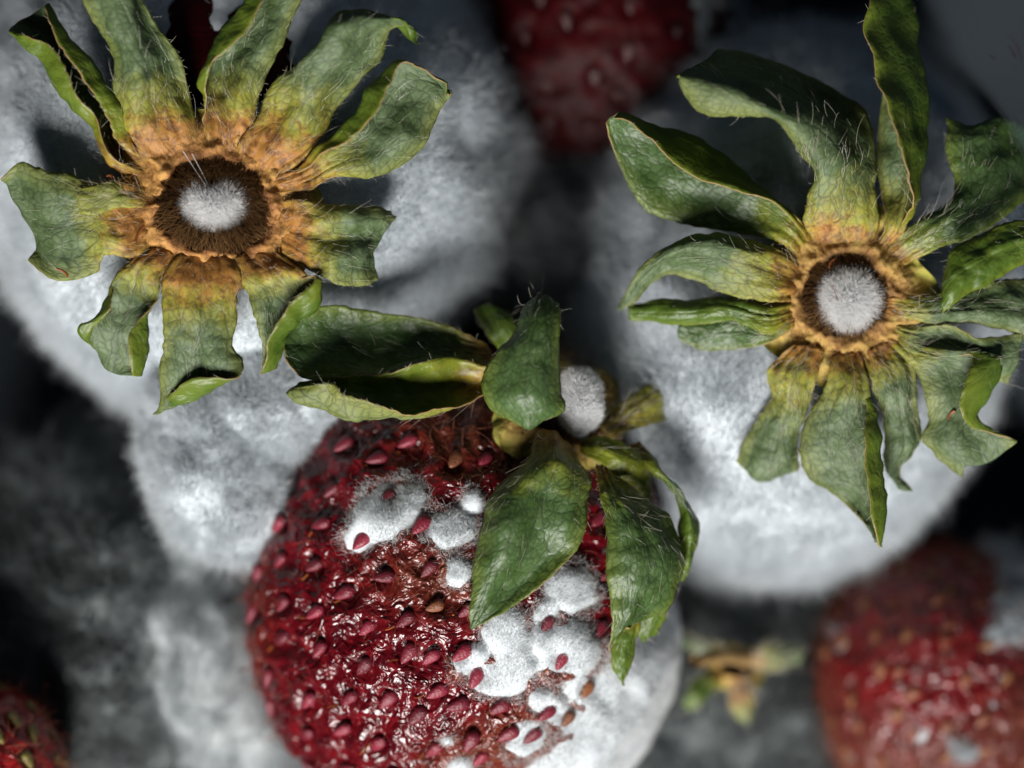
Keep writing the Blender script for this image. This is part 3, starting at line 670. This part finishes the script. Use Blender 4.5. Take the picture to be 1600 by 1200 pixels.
# ================================================================== strawberry with the yellow-green calyx (fully moulded)
def berry_b():
    C = Q(1225, 478, -500); R = np.array([352, 458, 385.])
    root = empty('strawberry', (C[0], C[1], C[2] - 385))
    tag(root, 'strawberry furred white with yellow-green calyx and round white tuft, beside the punnet wall', 'strawberry', GROUP)
    P, F, n = body(C, R, 6, 14, 180, 2.15, rot=-0.25, seed=8.2)
    x, y = proj(P)
    rr = np.hypot((x - 1318) / 130, (y - 460) / 120); top = n[:, 2] > 0
    mesh_obj('flesh', P - n * 22, F, M_flesh_dark, root, attrs=dict(brown=np.zeros(len(P))))
    h = 18 + 10 * fbm(P / 150.0 + 5, 2) + 1.5 * fbm(P / 36.0, 2)
    h = np.maximum(h, 10)
    h = h + 40 * np.exp(-(((x - 1080) / 120) ** 2 + ((y - 640) / 110) ** 2)) * top
    h = np.where((rr < 0.9) & top, -8, h)
    mold_shell('mold', P, F, n, h - 6, root, M_mold, M_mold_hair, 380000, 18, 0.36)
    Pb, Fb, nb = body(Q(915, 440, -480), (125, 140, 120), 5, 24, 110, 2.0, seed=91.0)      # cottony bridge towards the neighbour
    mold_shell('mold', Pb, Fb, nb, np.full(len(Pb), 5.0), root, M_mold_grey, M_mid_hair, 50000, 36, 0.36)
    cx = calyx_disc(root, Q(1318, 462, -68), (-0.05, -0.05, 1), (64, 62), (150, 140), 50, 0.8, 9.0, 18)
    sep = [
     dict(rows=[[(1255,347,-48),(1275,344,-42),(1310,340,-40),(1345,347,-46),(1375,352,-56)],[(1262,305,-30),(1280,300,-15),(1315,293,-15),(1345,293,-30),(1365,292,-50)],[(1268,277,-20),(1280,265,8),(1315,250,2),(1350,255,-30),(1373,265,-55)],[(1246,232,5),(1262,225,26),(1300,205,6),(1340,205,-40),(1363,220,-65)],[(1210,188,42),(1238,192,48),(1275,170,0),(1320,170,-50),(1350,168,-75)],[(1160,182,42),(1185,160,62),(1230,138,-15),(1270,135,-60),(1320,145,-85)],[(1100,178,42),(1128,135,64),(1165,115,-30),(1200,103,-72),(1260,118,-95)],[(1060,136,42),(1072,118,56),(1110,105,-40),(1130,85,-82),(1165,80,-100)],[(1056,118,46),(1059,115,49),(1088,104,-20),(1117,84,-80),(1121,79,-95)]], seed=21, wr=0.8),
     dict(rows=[[(1215,377,-62),(1230,364,-57),(1235,352,-52),(1246,337,-52),(1235,340,-37)],[(1150,364,-75),(1170,342,-70),(1190,315,-57),(1207,303,-46),(1198,310,-10)],[(1075,352,-80),(1100,310,-78),(1130,275,-66),(1165,272,-46),(1138,298,4)],[(1028,338,-80),(1050,290,-78),(1080,245,-66),(1117,237,-46),(1088,277,14)],[(1003,322,-78),(1010,270,-74),(1035,225,-64),(1060,209,-42),(1043,241,18)],[(973,270,-70),(975,235,-62),(985,210,-52),(1002,188,-30),(993,202,12)],[(946,192,-40),(950,186,-40),(955,182,-36),(967,177,-25),(960,187,-8)]], seed=22, dark=True, wr=0.8),
     dict(rows=[[(1205,472,-52),(1205,447,-46),(1208,422,-46),(1212,402,-46),(1218,390,-52)],[(1150,464,-60),(1155,440,-45),(1158,410,-25),(1165,390,-20),(1175,372,-45)],[(1095,442,-75),(1098,420,-50),(1102,400,-30),(1110,382,-18),(1120,365,-45)],[(1040,432,-85),(1045,415,-65),(1052,400,-45),(1058,388,-28),(1062,373,-45)],[(988,472,-95),(995,455,-85),(1000,440,-72),(1003,428,-58),(999,420,-60)],[(967,484,-100),(968,482,-100),(969,480,-98),(970,478,-98),(970,475,-98)]], seed=23, warm=0.25),
     dict(rows=[[(1200,522,-62),(1200,507,-52),(1205,492,-52),(1208,477,-57)],[(1130,500,-75),(1135,490,-62),(1140,480,-62),(1145,466,-72)],[(1060,508,-95),(1065,495,-78),(1068,483,-78),(1072,466,-92)],[(982,500,-108),(982,493,-102),(982,486,-102),(982,478,-108)]], seed=24, flip=True),
     dict(rows=[[(1200,537,-67),(1200,522,-62),(1200,507,-67)],[(1145,547,-95),(1150,517,-80),(1150,490,-80)],[(1095,547,-110),(1095,520,-95),(1100,495,-95)],[(1060,527,-115),(1060,515,-110),(1064,505,-110)]], seed=25, dark=True),
     dict(rows=[[(1385,352,-62),(1395,354,-57),(1408,354,-52),(1418,352,-47),(1412,352,-42)],[(1376,300,-75),(1390,300,-70),(1415,298,-50),(1437,290,-30),(1424,302,22)],[(1370,250,-80),(1390,245,-75),(1420,235,-60),(1446,225,-35),(1408,245,42)],[(1374,180,-85),(1395,170,-80),(1425,160,-70),(1445,150,-45),(1385,165,40)],[(1385,105,-90),(1400,100,-88),(1420,90,-80),(1433,85,-60),(1369,105,22)],[(1380,40,-105),(1395,35,-102),(1415,30,-95),(1425,30,-80),(1350,42,0)],[(1375,-20,-120),(1390,-25,-115),(1405,-25,-110),(1414,-20,-100),(1357,-20,-30)],[(1370,-60,-130),(1380,-65,-128),(1390,-65,-125),(1400,-60,-120),(1360,-60,-60)]], seed=26),
     dict(rows=[[(1412,362,-58),(1425,364,-53),(1440,374,-50),(1455,382,-52),(1465,387,-57)],[(1465,325,-60),(1475,330,-45),(1490,345,-40),(1500,360,-45),(1508,374,-55)],[(1490,290,-70),(1505,292,-55),(1525,310,-50),(1545,325,-55),(1560,345,-65)],[(1480,240,-80),(1505,240,-65),(1540,255,-60),(1580,275,-65),(1605,310,-80)],[(1480,195,-95),(1510,205,-85),(1545,200,-85),(1590,220,-85),(1625,265,-95)],[(1478,185,-100),(1520,197,-95),(1560,185,-100),(1605,200,-100),(1640,250,-105)]], seed=27, hair=1.6, dark=True),
     dict(rows=[[(1660,400,-40),(1660,385,-30),(1660,370,-30),(1655,352,-40)],[(1600,412,0),(1600,392,15),(1590,370,20),(1580,346,5)],[(1550,440,15),(1545,420,30),(1535,395,30),(1525,367,10)],[(1497,467,20),(1500,445,32),(1495,420,30),(1490,392,10)],[(1472,488,10),(1472,478,15),(1472,465,15),(1473,440,8)]], seed=28, flip=True, ctr=None),
     dict(rows=[[(1425,465,-62),(1425,480,-55),(1425,495,-58),(1428,505,-67)],[(1490,455,-65),(1495,475,-55),(1500,492,-50),(1490,505,-65)],[(1550,440,-70),(1560,470,-60),(1565,495,-55),(1560,515,-70)],[(1620,430,-85),(1625,465,-75),(1630,500,-70),(1620,535,-85)]], seed=29, warm=0.1),
     dict(rows=[[(1420,510,-64),(1420,525,-60),(1425,540,-62),(1428,550,-70)],[(1480,508,-50),(1480,530,-68),(1478,550,-62),(1480,565,-75)],[(1530,528,-48),(1535,545,-62),(1530,560,-65),(1520,580,-80)],[(1600,520,-75),(1595,545,-70),(1590,565,-75),(1575,600,-95)]], seed=30),
     dict(rows=[[(1450,547,-62),(1455,547,-64),(1445,549,-62),(1430,554,-62),(1415,562,-67)],[(1520,552,-40),(1532,547,-50),(1495,560,-55),(1465,572,-60),(1435,585,-70)],[(1512,590,-25),(1570,558,-45),(1505,592,-60),(1475,605,-62),(1447,622,-75)],[(1500,640,-30),(1546,618,-50),(1505,635,-65),(1480,645,-65),(1449,660,-80)],[(1520,668,-55),(1531,655,-60),(1510,672,-70),(1480,690,-70),(1439,686,-85)],[(1583,686,-60),(1550,680,-65),(1530,695,-75),(1505,715,-80),(1465,712,-95)],[(1589,691,-62),(1560,714,-70),(1535,726,-80),(1510,726,-85),(1504,745,-105)]], seed=31),
     dict(rows=[[(1345,592,-62),(1355,594,-64),(1335,597,-57),(1315,600,-57),(1290,602,-64)],[(1352,640,-55),(1362,640,-62),(1330,645,-50),(1295,650,-55),(1262,650,-75)],[(1352,680,-28),(1376,685,-50),(1335,695,-60),(1295,700,-65),(1250,700,-85)],[(1357,750,-18),(1383,745,-45),(1350,755,-70),(1310,752,-80),(1262,742,-100)],[(1361,815,-22),(1383,805,-45),(1362,795,-75),(1340,790,-90),(1310,778,-105)],[(1378,856,-45),(1381,855,-48),(1378,850,-55),(1374,845,-60),(1370,838,-65)]], seed=32, hair=1.6),
     dict(rows=[[(1430,567,-67),(1410,577,-62),(1385,587,-64),(1360,592,-70)],[(1435,630,-75),(1415,635,-62),(1395,640,-65),(1375,640,-80)],[(1438,680,-95),(1420,690,-80),(1400,695,-80),(1382,690,-95)],[(1405,735,-120),(1395,740,-110),(1390,740,-108),(1383,735,-112)],[(1426,768,-120),(1418,767,-118),(1410,764,-118),(1400,758,-120)]], seed=33, hair=1.5),
     dict(rows=[[(1275,592,-64),(1255,587,-60),(1230,582,-62),(1200,577,-72)],[(1262,640,-80),(1245,640,-70),(1225,635,-72),(1203,620,-85)],[(1250,690,-100),(1232,690,-90),(1205,680,-92),(1175,665,-105)],[(1248,730,-125),(1225,733,-115),(1195,735,-115),(1158,700,-125)],[(1240,738,-135),(1215,745,-135),(1185,748,-135),(1150,722,-135)]], seed=34, warm=0.5, hair=1.5),
    ]
    for s in sep: sepal(cx, **dict(dict(ctr=(1318, 462, -64), pull=0.34, off=0.14), **s))
    # the tall white hairs on the bent sepal at the top of the ring
    k = 60
    t = rng.random(k); a = np.stack([1255 + 50 * t + rng.normal(size=k) * 10, 235 + 70 * t * rng.random(k), np.full(k, 22) - 20 * t], 1)
    HAIR.append((QA(a), nrm(np.array([-0.1, 0.75, 0.6]) + rng.normal(size=(k, 3)) * 0.25), 14 + 22 * rng.random(k)))
    flush_hair(cx, 0.26)
    pit_hairs(cx, Q(1318, 462, -68), (-0.05, -0.05, 1), (64, 62), 1600, 30, 48)
    tuft(root, Q(1328, 466, -70), (37, 41, 30), 24000, 15, 14.0)
    sticks(cx, [(1300, 445, -45, 1308, 472, -38, 2.2), (1482, 655, -66, 1492, 642, -62, 2.6), (1303, 405, -55, 1296, 418, -50, 2)])
berry_b()

# ================================================================== glossy red strawberry in the middle
SEEDS_C = [(462,700),(545,697),(640,695),(710,727),(457,762),(517,765),(612,777),(442,822),(507,822),(570,847),(657,822),(415,767),(405,827),(445,877),(500,885),(410,895),(545,927),(607,900),(672,890),(447,942),(497,957),(402,957),(370,935),(575,982),(635,967),(682,945),(727,952),(505,1015),(445,1000),(572,1040),(640,1020),(677,1022),(720,1017),(745,1052),(427,1100),(485,1092),(547,1087),(612,1090),(682,1075),(717,1100),(482,1142),(540,1140),(595,1152),(650,1117),(677,1165),(737,1147),(782,1100),(372,985),(385,1032),(427,1055),(425,1155),(487,1190),(545,1195),(750,1180),(795,1145),(852,970),(872,1030),(852,1110),(880,1115),(830,1140),(912,1075),(610,1205),(668,1215),(930,815),(945,900),(935,980),(590,720),(760,720)]
def berry_c():
    C = Q(718, 910, -375); R = np.array([345, 395, 345.])
    root = empty('strawberry', (C[0], C[1], C[2] - 345))
    tag(root, 'glossy dark red strawberry with crimson seeds, white mould spots and a drooping green calyx', 'strawberry', GROUP)
    P, F, n = body(C, R, 7, 8, 150, 2.25, rot=-0.15, seed=4.2)
    x, y = proj(P); top = n[:, 2] > -0.1
    # mould patches (pixel discs on the surface)
    blobs = [(607,800,62,44,-0.5),(575,830,40,26,-0.5),(705,828,48,32,0.0),(738,785,20,20,0),(716,893,24,26,0.3),(888,920,46,40,-0.5),(850,955,26,22,-0.7),(885,1015,56,52,0),(850,1000,34,34,0),(790,985,40,44,0),(800,1040,38,52,0.3),(735,1030,38,24,-0.5),(770,1060,42,30,0.3),(860,1105,26,46,-0.9),(820,1150,40,26,-0.6),(905,1075,24,34,-0.5),(368,905,14,30,0),(368,960,14,26,0),(700,1150,14,10,0),(720,1190,24,16,0),(380,880,22,20,0.)]
    fld = np.full(len(P), -1.0)
    for bx, by, rx, ry, rot in blobs:
        c, s = math.cos(rot), math.sin(rot); dx, dy = x - bx, y - by; rx, ry = rx * 0.86, ry * 0.86
        u = (dx * c + dy * s) / rx; v = (-dx * s + dy * c) / ry
        fld = np.maximum(fld, 1.12 - np.hypot(u, v))
    fld = np.where(top, fld, -1) + 0.16 * fbm(P / 30.0, 2)
    flank = ((x - 700) * 0.8 + (y - 900) * 0.6 - 280) / 40 + 0.2 * fbm(P / 80.0, 2)
    flank = np.where(n[:, 2] > -0.6, flank, -1)
    # wrinkled pulp, with a socket round every seed
    sx = np.array(SEEDS_C, float)
    dmin = np.full(len(P), 1e9)
    for px, py in sx: dmin = np.minimum(dmin, np.hypot(x - px, (y - py)))
    dmin = np.where(top, dmin, 60)
    P2 = P + n * (9.0 * ridged(P / 56.0, 2) + 1.4 * fbm(P / 22.0, 1) - 9 * np.exp(-(dmin / 17.0) ** 2) + 3.5 * np.exp(-((dmin - 27) / 9.0) ** 2))[:, None]
    brown = 0.9 * np.exp(-(((x - 765) / 120) ** 2 + ((y - 665) / 60) ** 2)) + 0.6 * sstep(-0.35, 0.05, fld) + 0.5 * sstep(450, 380, x) + 0.9 * np.exp(-(((x - 690) / 90) ** 2 + ((y - 900) / 50) ** 2)) + 0.8 * sstep(1060, 1150, y + 0.5 * (x - 800)) * sstep(560, 760, x)
    mesh_obj('flesh', P2, F, M_flesh, root, attrs=dict(brown=np.clip(brown, 0, 1)))
    n2 = vnormals(P2, F)
    h = np.where(fld > 0, 26 * np.sqrt(np.clip(fld, 0, 0.5)), fld * 40)
    for px, py in sx: h = np.where(top, h - 16 * np.exp(-((x - px) ** 2 + (y - py) ** 2) / (2 * 13.0 ** 2)), h)
    hf = np.clip(flank, -0.4, 1.2) * 34
    h = np.maximum(h, hf)
    mold_shell('mold', P, F, n, h + 1.5, root, M_mold, M_white_hair, 170000, 6.5, 0.36, edge=6)
    # loose threads thinning out round each patch
    p, q, f, W = sample(P2, F, vnormals(P2, F), np.exp(-((h + 3) / 4.0) ** 2) * (n[:, 2] > 0), 9000)
    hairs('mold_threads', p, nrm(q + rng.normal(size=p.shape) * 0.7), 4 + 8 * rng.random(len(p)), 0.26, M_white_hair, root, bend=0.4)
    # thick mould on the left shoulder
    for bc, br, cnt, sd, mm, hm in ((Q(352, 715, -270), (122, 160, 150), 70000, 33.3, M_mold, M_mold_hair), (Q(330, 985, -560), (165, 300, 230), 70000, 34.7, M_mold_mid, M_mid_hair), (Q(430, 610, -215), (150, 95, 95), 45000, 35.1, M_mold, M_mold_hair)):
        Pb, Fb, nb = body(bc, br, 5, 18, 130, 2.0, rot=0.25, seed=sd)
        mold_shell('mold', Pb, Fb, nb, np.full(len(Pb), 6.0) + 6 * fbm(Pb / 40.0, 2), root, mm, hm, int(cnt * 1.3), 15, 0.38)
    # seeds
    msh = [seed_mesh('seed', M_seed, 18.5, 10.5, 9), seed_mesh('seed', M_seed_brown, 17.5, 10.5, 8.5)]
    for k, (px, py) in enumerate(SEEDS_C):
        i = surf_at(P2, n, px, py)
        d = np.array([-0.85 + rng.normal() * 0.2, -0.55 + rng.normal() * 0.22, 0])
        if px < 430: d = np.array([-0.5, -0.8, 0])
        mold_here = h[i] > 4
        p = P[i] + n[i] * (7 if not mold_here else 9)
        place_seed(msh[1 if (px, py) in ((710, 727), (682, 945), (640, 720), (880, 1115), (912, 1075)) else 0], root, p, nrm(n[i] + np.array([0.15, 0.1, 0]) + rng.normal(size=3) * 0.12), d, 0.85 + 0.25 * rng.random())
    # dried styles and pulp fibres
    vis = (n[:, 2] > 0.05) & (h < 2) & (y < 1260)
    p, q, f, W = sample(P2, F, n2, vis * (0.06 + brown), 2000)
    tg = nrm(np.cross(q, rng.normal(size=p.shape)))
    hairs('pulp_fibres', p, nrm(tg * 0.8 + q * 0.5), 7 + 15 * rng.random(len(p)), 0.38, M_pink_hair, root, bend=0.5, npt=5)
    st = []
    for k in range(0, len(SEEDS_C), 2):
        px, py = SEEDS_C[k]; i = surf_at(P2, n, px - 16, py + 10); a = P2[i] + n[i] * 3
        st.append((a, nrm(np.array([-0.8, -0.5, 0.35]) + rng.normal(size=3) * 0.5)))
    hairs('seed_styles', np.array([s[0] for s in st]), np.array([s[1] for s in st]), 14 + 8 * rng.random(len(st)), 1.3, M_style, root, bend=0.2, npt=5, taper=0.7)
    # calyx
    nv = (0.38, 0.42, 0.85)
    cx = calyx_disc(root, Q(885, 640, -128), nv, (58, 58), (118, 112), 36, 0.9, 15.0, 22)
    sep = [
     dict(rows=[[(775,572,-85),(770,557,-92),(765,547,-95),(760,537,-95)],[(690,577,-50),(685,550,-80),(685,525,-90),(690,505,-85)],[(600,587,-35),(595,555,-70),(595,520,-80),(605,490,-68)],[(520,590,-25),(510,555,-55),(510,515,-64),(520,479,-45)],[(475,587,-22),(460,555,-38),(462,520,-42),(470,490,-30)],[(450,565,-22),(444,550,-30),(444,530,-30),(452,503,-28)]], seed=41, dark=True, warm=0.05),
     dict(rows=[[(758,620,-60),(758,612,-72),(760,597,-80),(764,585,-75),(768,570,-68)],[(697,636,-20),(695,634,-50),(695,605,-74),(690,580,-58),(690,557,-45)],[(640,646,2),(635,650,-35),(635,615,-64),(635,590,-52),(640,566,-28)],[(580,630,20),(570,653,-18),(575,620,-54),(580,600,-48),(600,585,-30)],[(532,616,24),(515,644,-8),(520,615,-38),(525,598,-32),(540,586,-25)],[(518,598,18),(472,628,-8),(480,610,-28),(490,598,-26),(500,592,-25)],[(460,606,-5),(447,614,-10),(455,606,-15),(465,600,-20),(468,596,-20)]], seed=42, flip=True, tint=0.25, warm=0.2),
     dict(rows=[[(868,565,-105),(850,560,-103),(830,557,-103),(815,555,-105)],[(876,500,-50),(855,495,-48),(835,495,-48),(812,510,-50)],[(873,474,-10),(858,466,-4),(840,469,-4),(818,485,-14)],[(874,500,20),(850,500,38),(825,505,38),(800,518,15)],[(875,560,25),(845,565,54),(810,570,52),(763,567,18)],[(877,615,25),(845,620,54),(805,622,52),(753,608,12)],[(878,643,20),(850,646,40),(815,650,40),(775,646,8)],[(842,660,18),(836,664,22),(828,669,22),(814,664,15)]], seed=43, dark=True, wr=0.7, hair=0.5),
     dict(rows=[[(898,698,-75),(880,688,-65),(862,676,-60),(848,672,-64),(838,674,-72)],[(927,745,-28),(900,735,0),(870,722,8),(845,716,0),(826,716,-34)],[(921,780,-10),(890,775,15),(855,770,12),(815,765,24),(770,766,-8)],[(916,820,0),(880,820,15),(840,820,16),(795,818,38),(752,818,2)],[(899,862,5),(860,862,2),(822,865,12),(780,868,38),(740,866,8)],[(850,910,12),(820,905,-2),(790,908,8),(765,910,28),(736,914,12)],[(795,952,6),(780,945,4),(765,945,10),(750,948,14),(733,952,8)],[(742,981,0),(740,982,0),(738,983,0),(736,983,0),(734,981,0)]], seed=44, dark=True, warm=0.12, wr=0.9),
     dict(rows=[[(957,722,-92),(950,724,-86),(942,727,-86),(932,731,-92)],[(987,765,-60),(970,770,-35),(955,772,-30),(937,772,-42)],[(1046,808,-62),(1010,810,-20),(978,812,-3),(948,815,-22)],[(1067,865,-62),(1030,865,-15),(990,868,8),(949,872,-12)],[(1056,915,-62),(1025,915,-25),(990,920,2),(951,920,-10)],[(1037,956,-72),(1010,940,-35),(985,962,-15),(956,970,-15)],[(985,978,-40),(975,988,-35),(965,998,-30),(954,1018,-25)]], seed=45, dark=True, warm=0.1),
     dict(rows=[[(1000,690,-112),(992,694,-108),(985,700,-112)],[(1030,731,-80),(1024,731,-65),(1012,733,-75)],[(1064,760,-80),(1056,762,-58),(1046,765,-75)],[(1083,797,-85),(1074,798,-62),(1060,800,-85)],[(1089,835,-90),(1079,836,-68),(1064,838,-95)],[(1083,877,-95),(1074,878,-80),(1062,880,-105)],[(1069,908,-105),(1066,908,-103),(1060,906,-110)]], seed=46, NU=14, flip=True),
     dict(rows=[[(905,685,-108),(903,695,-104),(902,706,-106)],[(950,688,-90),(945,705,-72),(938,722,-76)],[(997,710,-85),(985,728,-66),(970,747,-76)],[(1017,745,-90),(1005,757,-80),(993,767,-87)],[(1018,782,-105),(1012,782,-100),(1006,784,-105)]], seed=47, NU=16, flip=True, tint=0.85),
     dict(rows=[[(1000,960,-75),(985,962,-66),(968,965,-66)],[(993,1000,-75),(975,1000,-60),(956,1005,-65)],[(989,1040,-80),(973,1040,-66),(955,1045,-75)],[(976,1073,-85),(973,1073,-85),(970,1071,-85)]], seed=48, NU=14, NV=40, flip=True),
     dict(rows=[[(1045,920,-92),(1030,925,-82),(1015,930,-82)],[(1037,955,-90),(1015,960,-75),(985,970,-78)],[(1028,985,-98),(1010,990,-86),(990,990,-88)],[(1008,1004,-105),(1005,1004,-104),(1002,1002,-104)]], seed=49, NU=14, NV=40, flip=True),
     dict(rows=[[(800,572,-125),(812,570,-122),(822,565,-125)],[(760,520,-135),(785,515,-122),(808,515,-130)],[(740,483,-150),(765,474,-138),(788,490,-142)]], seed=50, NU=16, NV=36, flip=True),
     dict(rows=[[(930,662,-128),(945,674,-122),(958,682,-126)],[(978,622,-130),(990,645,-112),(1000,668,-116)],[(1020,598,-150),(1036,622,-138),(1046,655,-142)]], seed=51, NU=16, NV=36, tint=0.6, warm=0.8),
    ]
    for s in sep: sepal(cx, **dict(dict(off=0.14), **s))
    flush_hair(cx, 0.24)
    pit_hairs(cx, Q(885, 640, -128), nv, (58, 58), 900, 24, 36)
    tuft(root, Q(906, 626, -92), (32, 50, 38), 11000, 8, 24.0)
M_style = hair_mat('style_orange', (0.45, 0.16, 0.04), (0.25, 0.06, 0.02), 0.3)
berry_c()

# ================================================================== the strawberries lower in the punnet
def red_berry(C, R, label, flesh, seedm, nseed, level, seed, mold_f, count, seed_dir, ss, brown_f=None, fuzz=0, hm=None):
    root = empty('strawberry', (C[0], C[1], C[2] - R[2]))
    tag(root, label, 'strawberry', GROUP)
    P, F, n = body(C, R, level, 10, 150, 2.1, seed=seed)
    x, y = proj(P)
    D, _ = None, None
    k = np.arange(nseed); ph = np.arccos(1 - 2 * (k + 0.5) / nseed); th = math.pi * (1 + 5 ** 0.5) * k
    dirs = np.stack([np.cos(th) * np.sin(ph), np.sin(th) * np.sin(ph), np.cos(ph)], 1)
    q = nrm((P - C) / R); dm = np.full(len(P), 1e9); spots = []
    for d_ in dirs:
        d_ = nrm(d_ + rng.normal(size=3) * 0.05); dd = np.linalg.norm((q - d_) * R.mean(), axis=1); dm = np.minimum(dm, dd)
        i = int(np.argmin(dd)); spots.append(i)
    P2 = P + n * (4.0 * ridged(P / 44.0, 2) - 9 * np.exp(-(dm / 15.0) ** 2))[:, None]
    br = brown_f(x, y, P) if brown_f else np.zeros(len(P))
    mesh_obj('flesh', P2, F, flesh, root, attrs=dict(brown=np.clip(br, 0, 1)))
    me = seed_mesh('seed', seedm, 15 * ss, 9 * ss, 7 * ss)
    for i in spots:
        px, py = proj(P[i])
        if n[i, 2] < -0.25 or px < -60 or px > 1660 or py < -60 or py > 1260: continue
        place_seed(me, root, P[i] - n[i] * 1.0, n[i], np.array(seed_dir) + rng.normal(size=3) * 0.2, 0.85 + 0.3 * rng.random())
    if mold_f is not None:
        h = mold_f(x, y, P, n)
        mold_shell('mold', P, F, n, h, root, M_mold, hm or M_mold_hair, count, 18, 0.6)
    if fuzz:
        p, qn, f, W = sample(P2, F, vnormals(P2, F), (n[:, 2] > -0.3) * (0.15 + br), fuzz)
        hairs('pulp_fibres', p, nrm(qn + rng.normal(size=p.shape) * 0.6), 10 + 14 * rng.random(len(p)), 0.6, M_pink_hair, root, bend=0.4)
    return root
red_berry(Q(1475, 1080, -590), np.array([232, 250, 250.]), 'bright red strawberry with tan seeds and a pinkish brown furry skin, below the yellow-green calyx', M_flesh_bright, M_seed_tan, 190, 6, 61.0,
          lambda x, y, P, n: 10 * (fbm(P / 60.0 + 4, 3) - 0.75 + 1.4 * np.exp(-(((x - 1590) / 60) ** 2 + ((y - 930) / 90) ** 2)) + 1.1 * np.exp(-(((x - 1500) / 40) ** 2 + ((y - 1175) / 25) ** 2))),
          26000, (-0.5, -0.6, 0.2), 1.0, lambda x, y, P: 1.0 * sstep(110, 250, np.hypot(x - 1440, (y - 1000) * 1.2)) , 12000)
red_berry(Q(-48, 1222, -250), np.array([158, 160, 170.]), 'small red strawberry with green seeds, beside lumpy grey fur', M_flesh_fresh, M_seed_green, 130, 6, 62.0, None, 0, (0.3, -0.8, 0), 1.0, None, 1500)
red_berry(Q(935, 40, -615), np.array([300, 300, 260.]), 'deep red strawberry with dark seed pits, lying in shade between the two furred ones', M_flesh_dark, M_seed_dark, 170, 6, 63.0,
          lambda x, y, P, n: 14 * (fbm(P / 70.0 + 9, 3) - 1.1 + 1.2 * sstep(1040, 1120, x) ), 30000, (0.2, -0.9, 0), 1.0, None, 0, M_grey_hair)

def grey_berry(C, R, label, seed, count, amp=30, wl=110):
    root = empty('strawberry', (C[0], C[1], C[2] - R[2])); tag(root, label, 'strawberry', GROUP)
    P, F, n = body(C, R, 6, 12, 160, 2.1, seed=seed)
    mesh_obj('flesh', P - n * 20, F, M_flesh_dark, root, attrs=dict(brown=np.zeros(len(P))))
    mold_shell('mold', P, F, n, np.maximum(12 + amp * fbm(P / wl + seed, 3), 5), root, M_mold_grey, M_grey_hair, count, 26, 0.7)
    return root
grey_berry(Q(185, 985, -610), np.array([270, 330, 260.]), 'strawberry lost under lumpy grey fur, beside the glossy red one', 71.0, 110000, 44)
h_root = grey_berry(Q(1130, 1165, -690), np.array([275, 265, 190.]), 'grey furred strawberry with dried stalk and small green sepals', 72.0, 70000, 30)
def h_calyx():
    cx = calyx_disc(h_root, Q(1150, 1040, -426), (0.1, 0.5, 0.85), (26, 26), (52, 48), 10, 1.0, 25.0)
    for s in [
        dict(rows=[[(1140,1055,-420),(1130,1050,-415),(1125,1040,-420)],[(1100,1095,-400),(1085,1080,-390),(1080,1065,-400)],[(1075,1110,-410),(1068,1100,-405),(1066,1090,-410)]], flip=True, seed=81),
        dict(rows=[[(1140,1035,-420),(1140,1025,-415),(1142,1015,-420)],[(1090,1020,-410),(1090,1005,-400),(1092,992,-410)],[(1050,1000,-420),(1052,992,-418),(1055,988,-420)]], seed=82, dark=True),
        dict(rows=[[(1160,1050,-415),(1150,1060,-410),(1140,1062,-415)],[(1180,1090,-405),(1160,1100,-395),(1140,1100,-405)],[(1175,1125,-415),(1165,1128,-412),(1155,1126,-415)]], seed=83, warm=0.6),
        dict(rows=[[(1160,1020,-415),(1168,1030,-410),(1170,1042,-415)],[(1205,1005,-410),(1215,1025,-400),(1212,1045,-410)],[(1250,1010,-425),(1252,1022,-422),(1250,1034,-425)]], seed=84, dark=True, warm=0.3)]:
        sepal(cx, NU=12, NV=30, **s)
    flush_hair(cx, 0.5)
    # dried stalk
    a, b = Q(1165, 1028, -408), Q(1085, 1040, -330); P = []; n = 14; k = 12
    ex, ey, ax = frame(b - a)
    for i in range(n):
        t = i / (n - 1); c = a + (b - a) * t + ey * 10 * math.sin(t * 2.5); rr = 15 - 5 * t + 1.5 * math.sin(i * 2.1)
        for j in range(k):
            an = 2 * math.pi * j / k; P.append(c + rr * (1 + 0.12 * math.sin(3 * an + i)) * (math.cos(an) * ex + math.sin(an) * ey))
    P.append(b + ax * 3)
    fs = [[i * k + j, i * k + (j + 1) % k, (i + 1) * k + (j + 1) % k, (i + 1) * k + j] for i in range(n - 1) for j in range(k)]
    fs += [[(n - 1) * k + j, (n - 1) * k + (j + 1) % k, n * k, n * k] for j in range(0)]
    mesh_obj('stalk', np.array(P), np.array(fs), plain('stalk_tan', (0.25, 0.17, 0.06), 0.7, 0.3, (0.14, 0.07, 0.03), 1.2), h_root)
h_calyx()
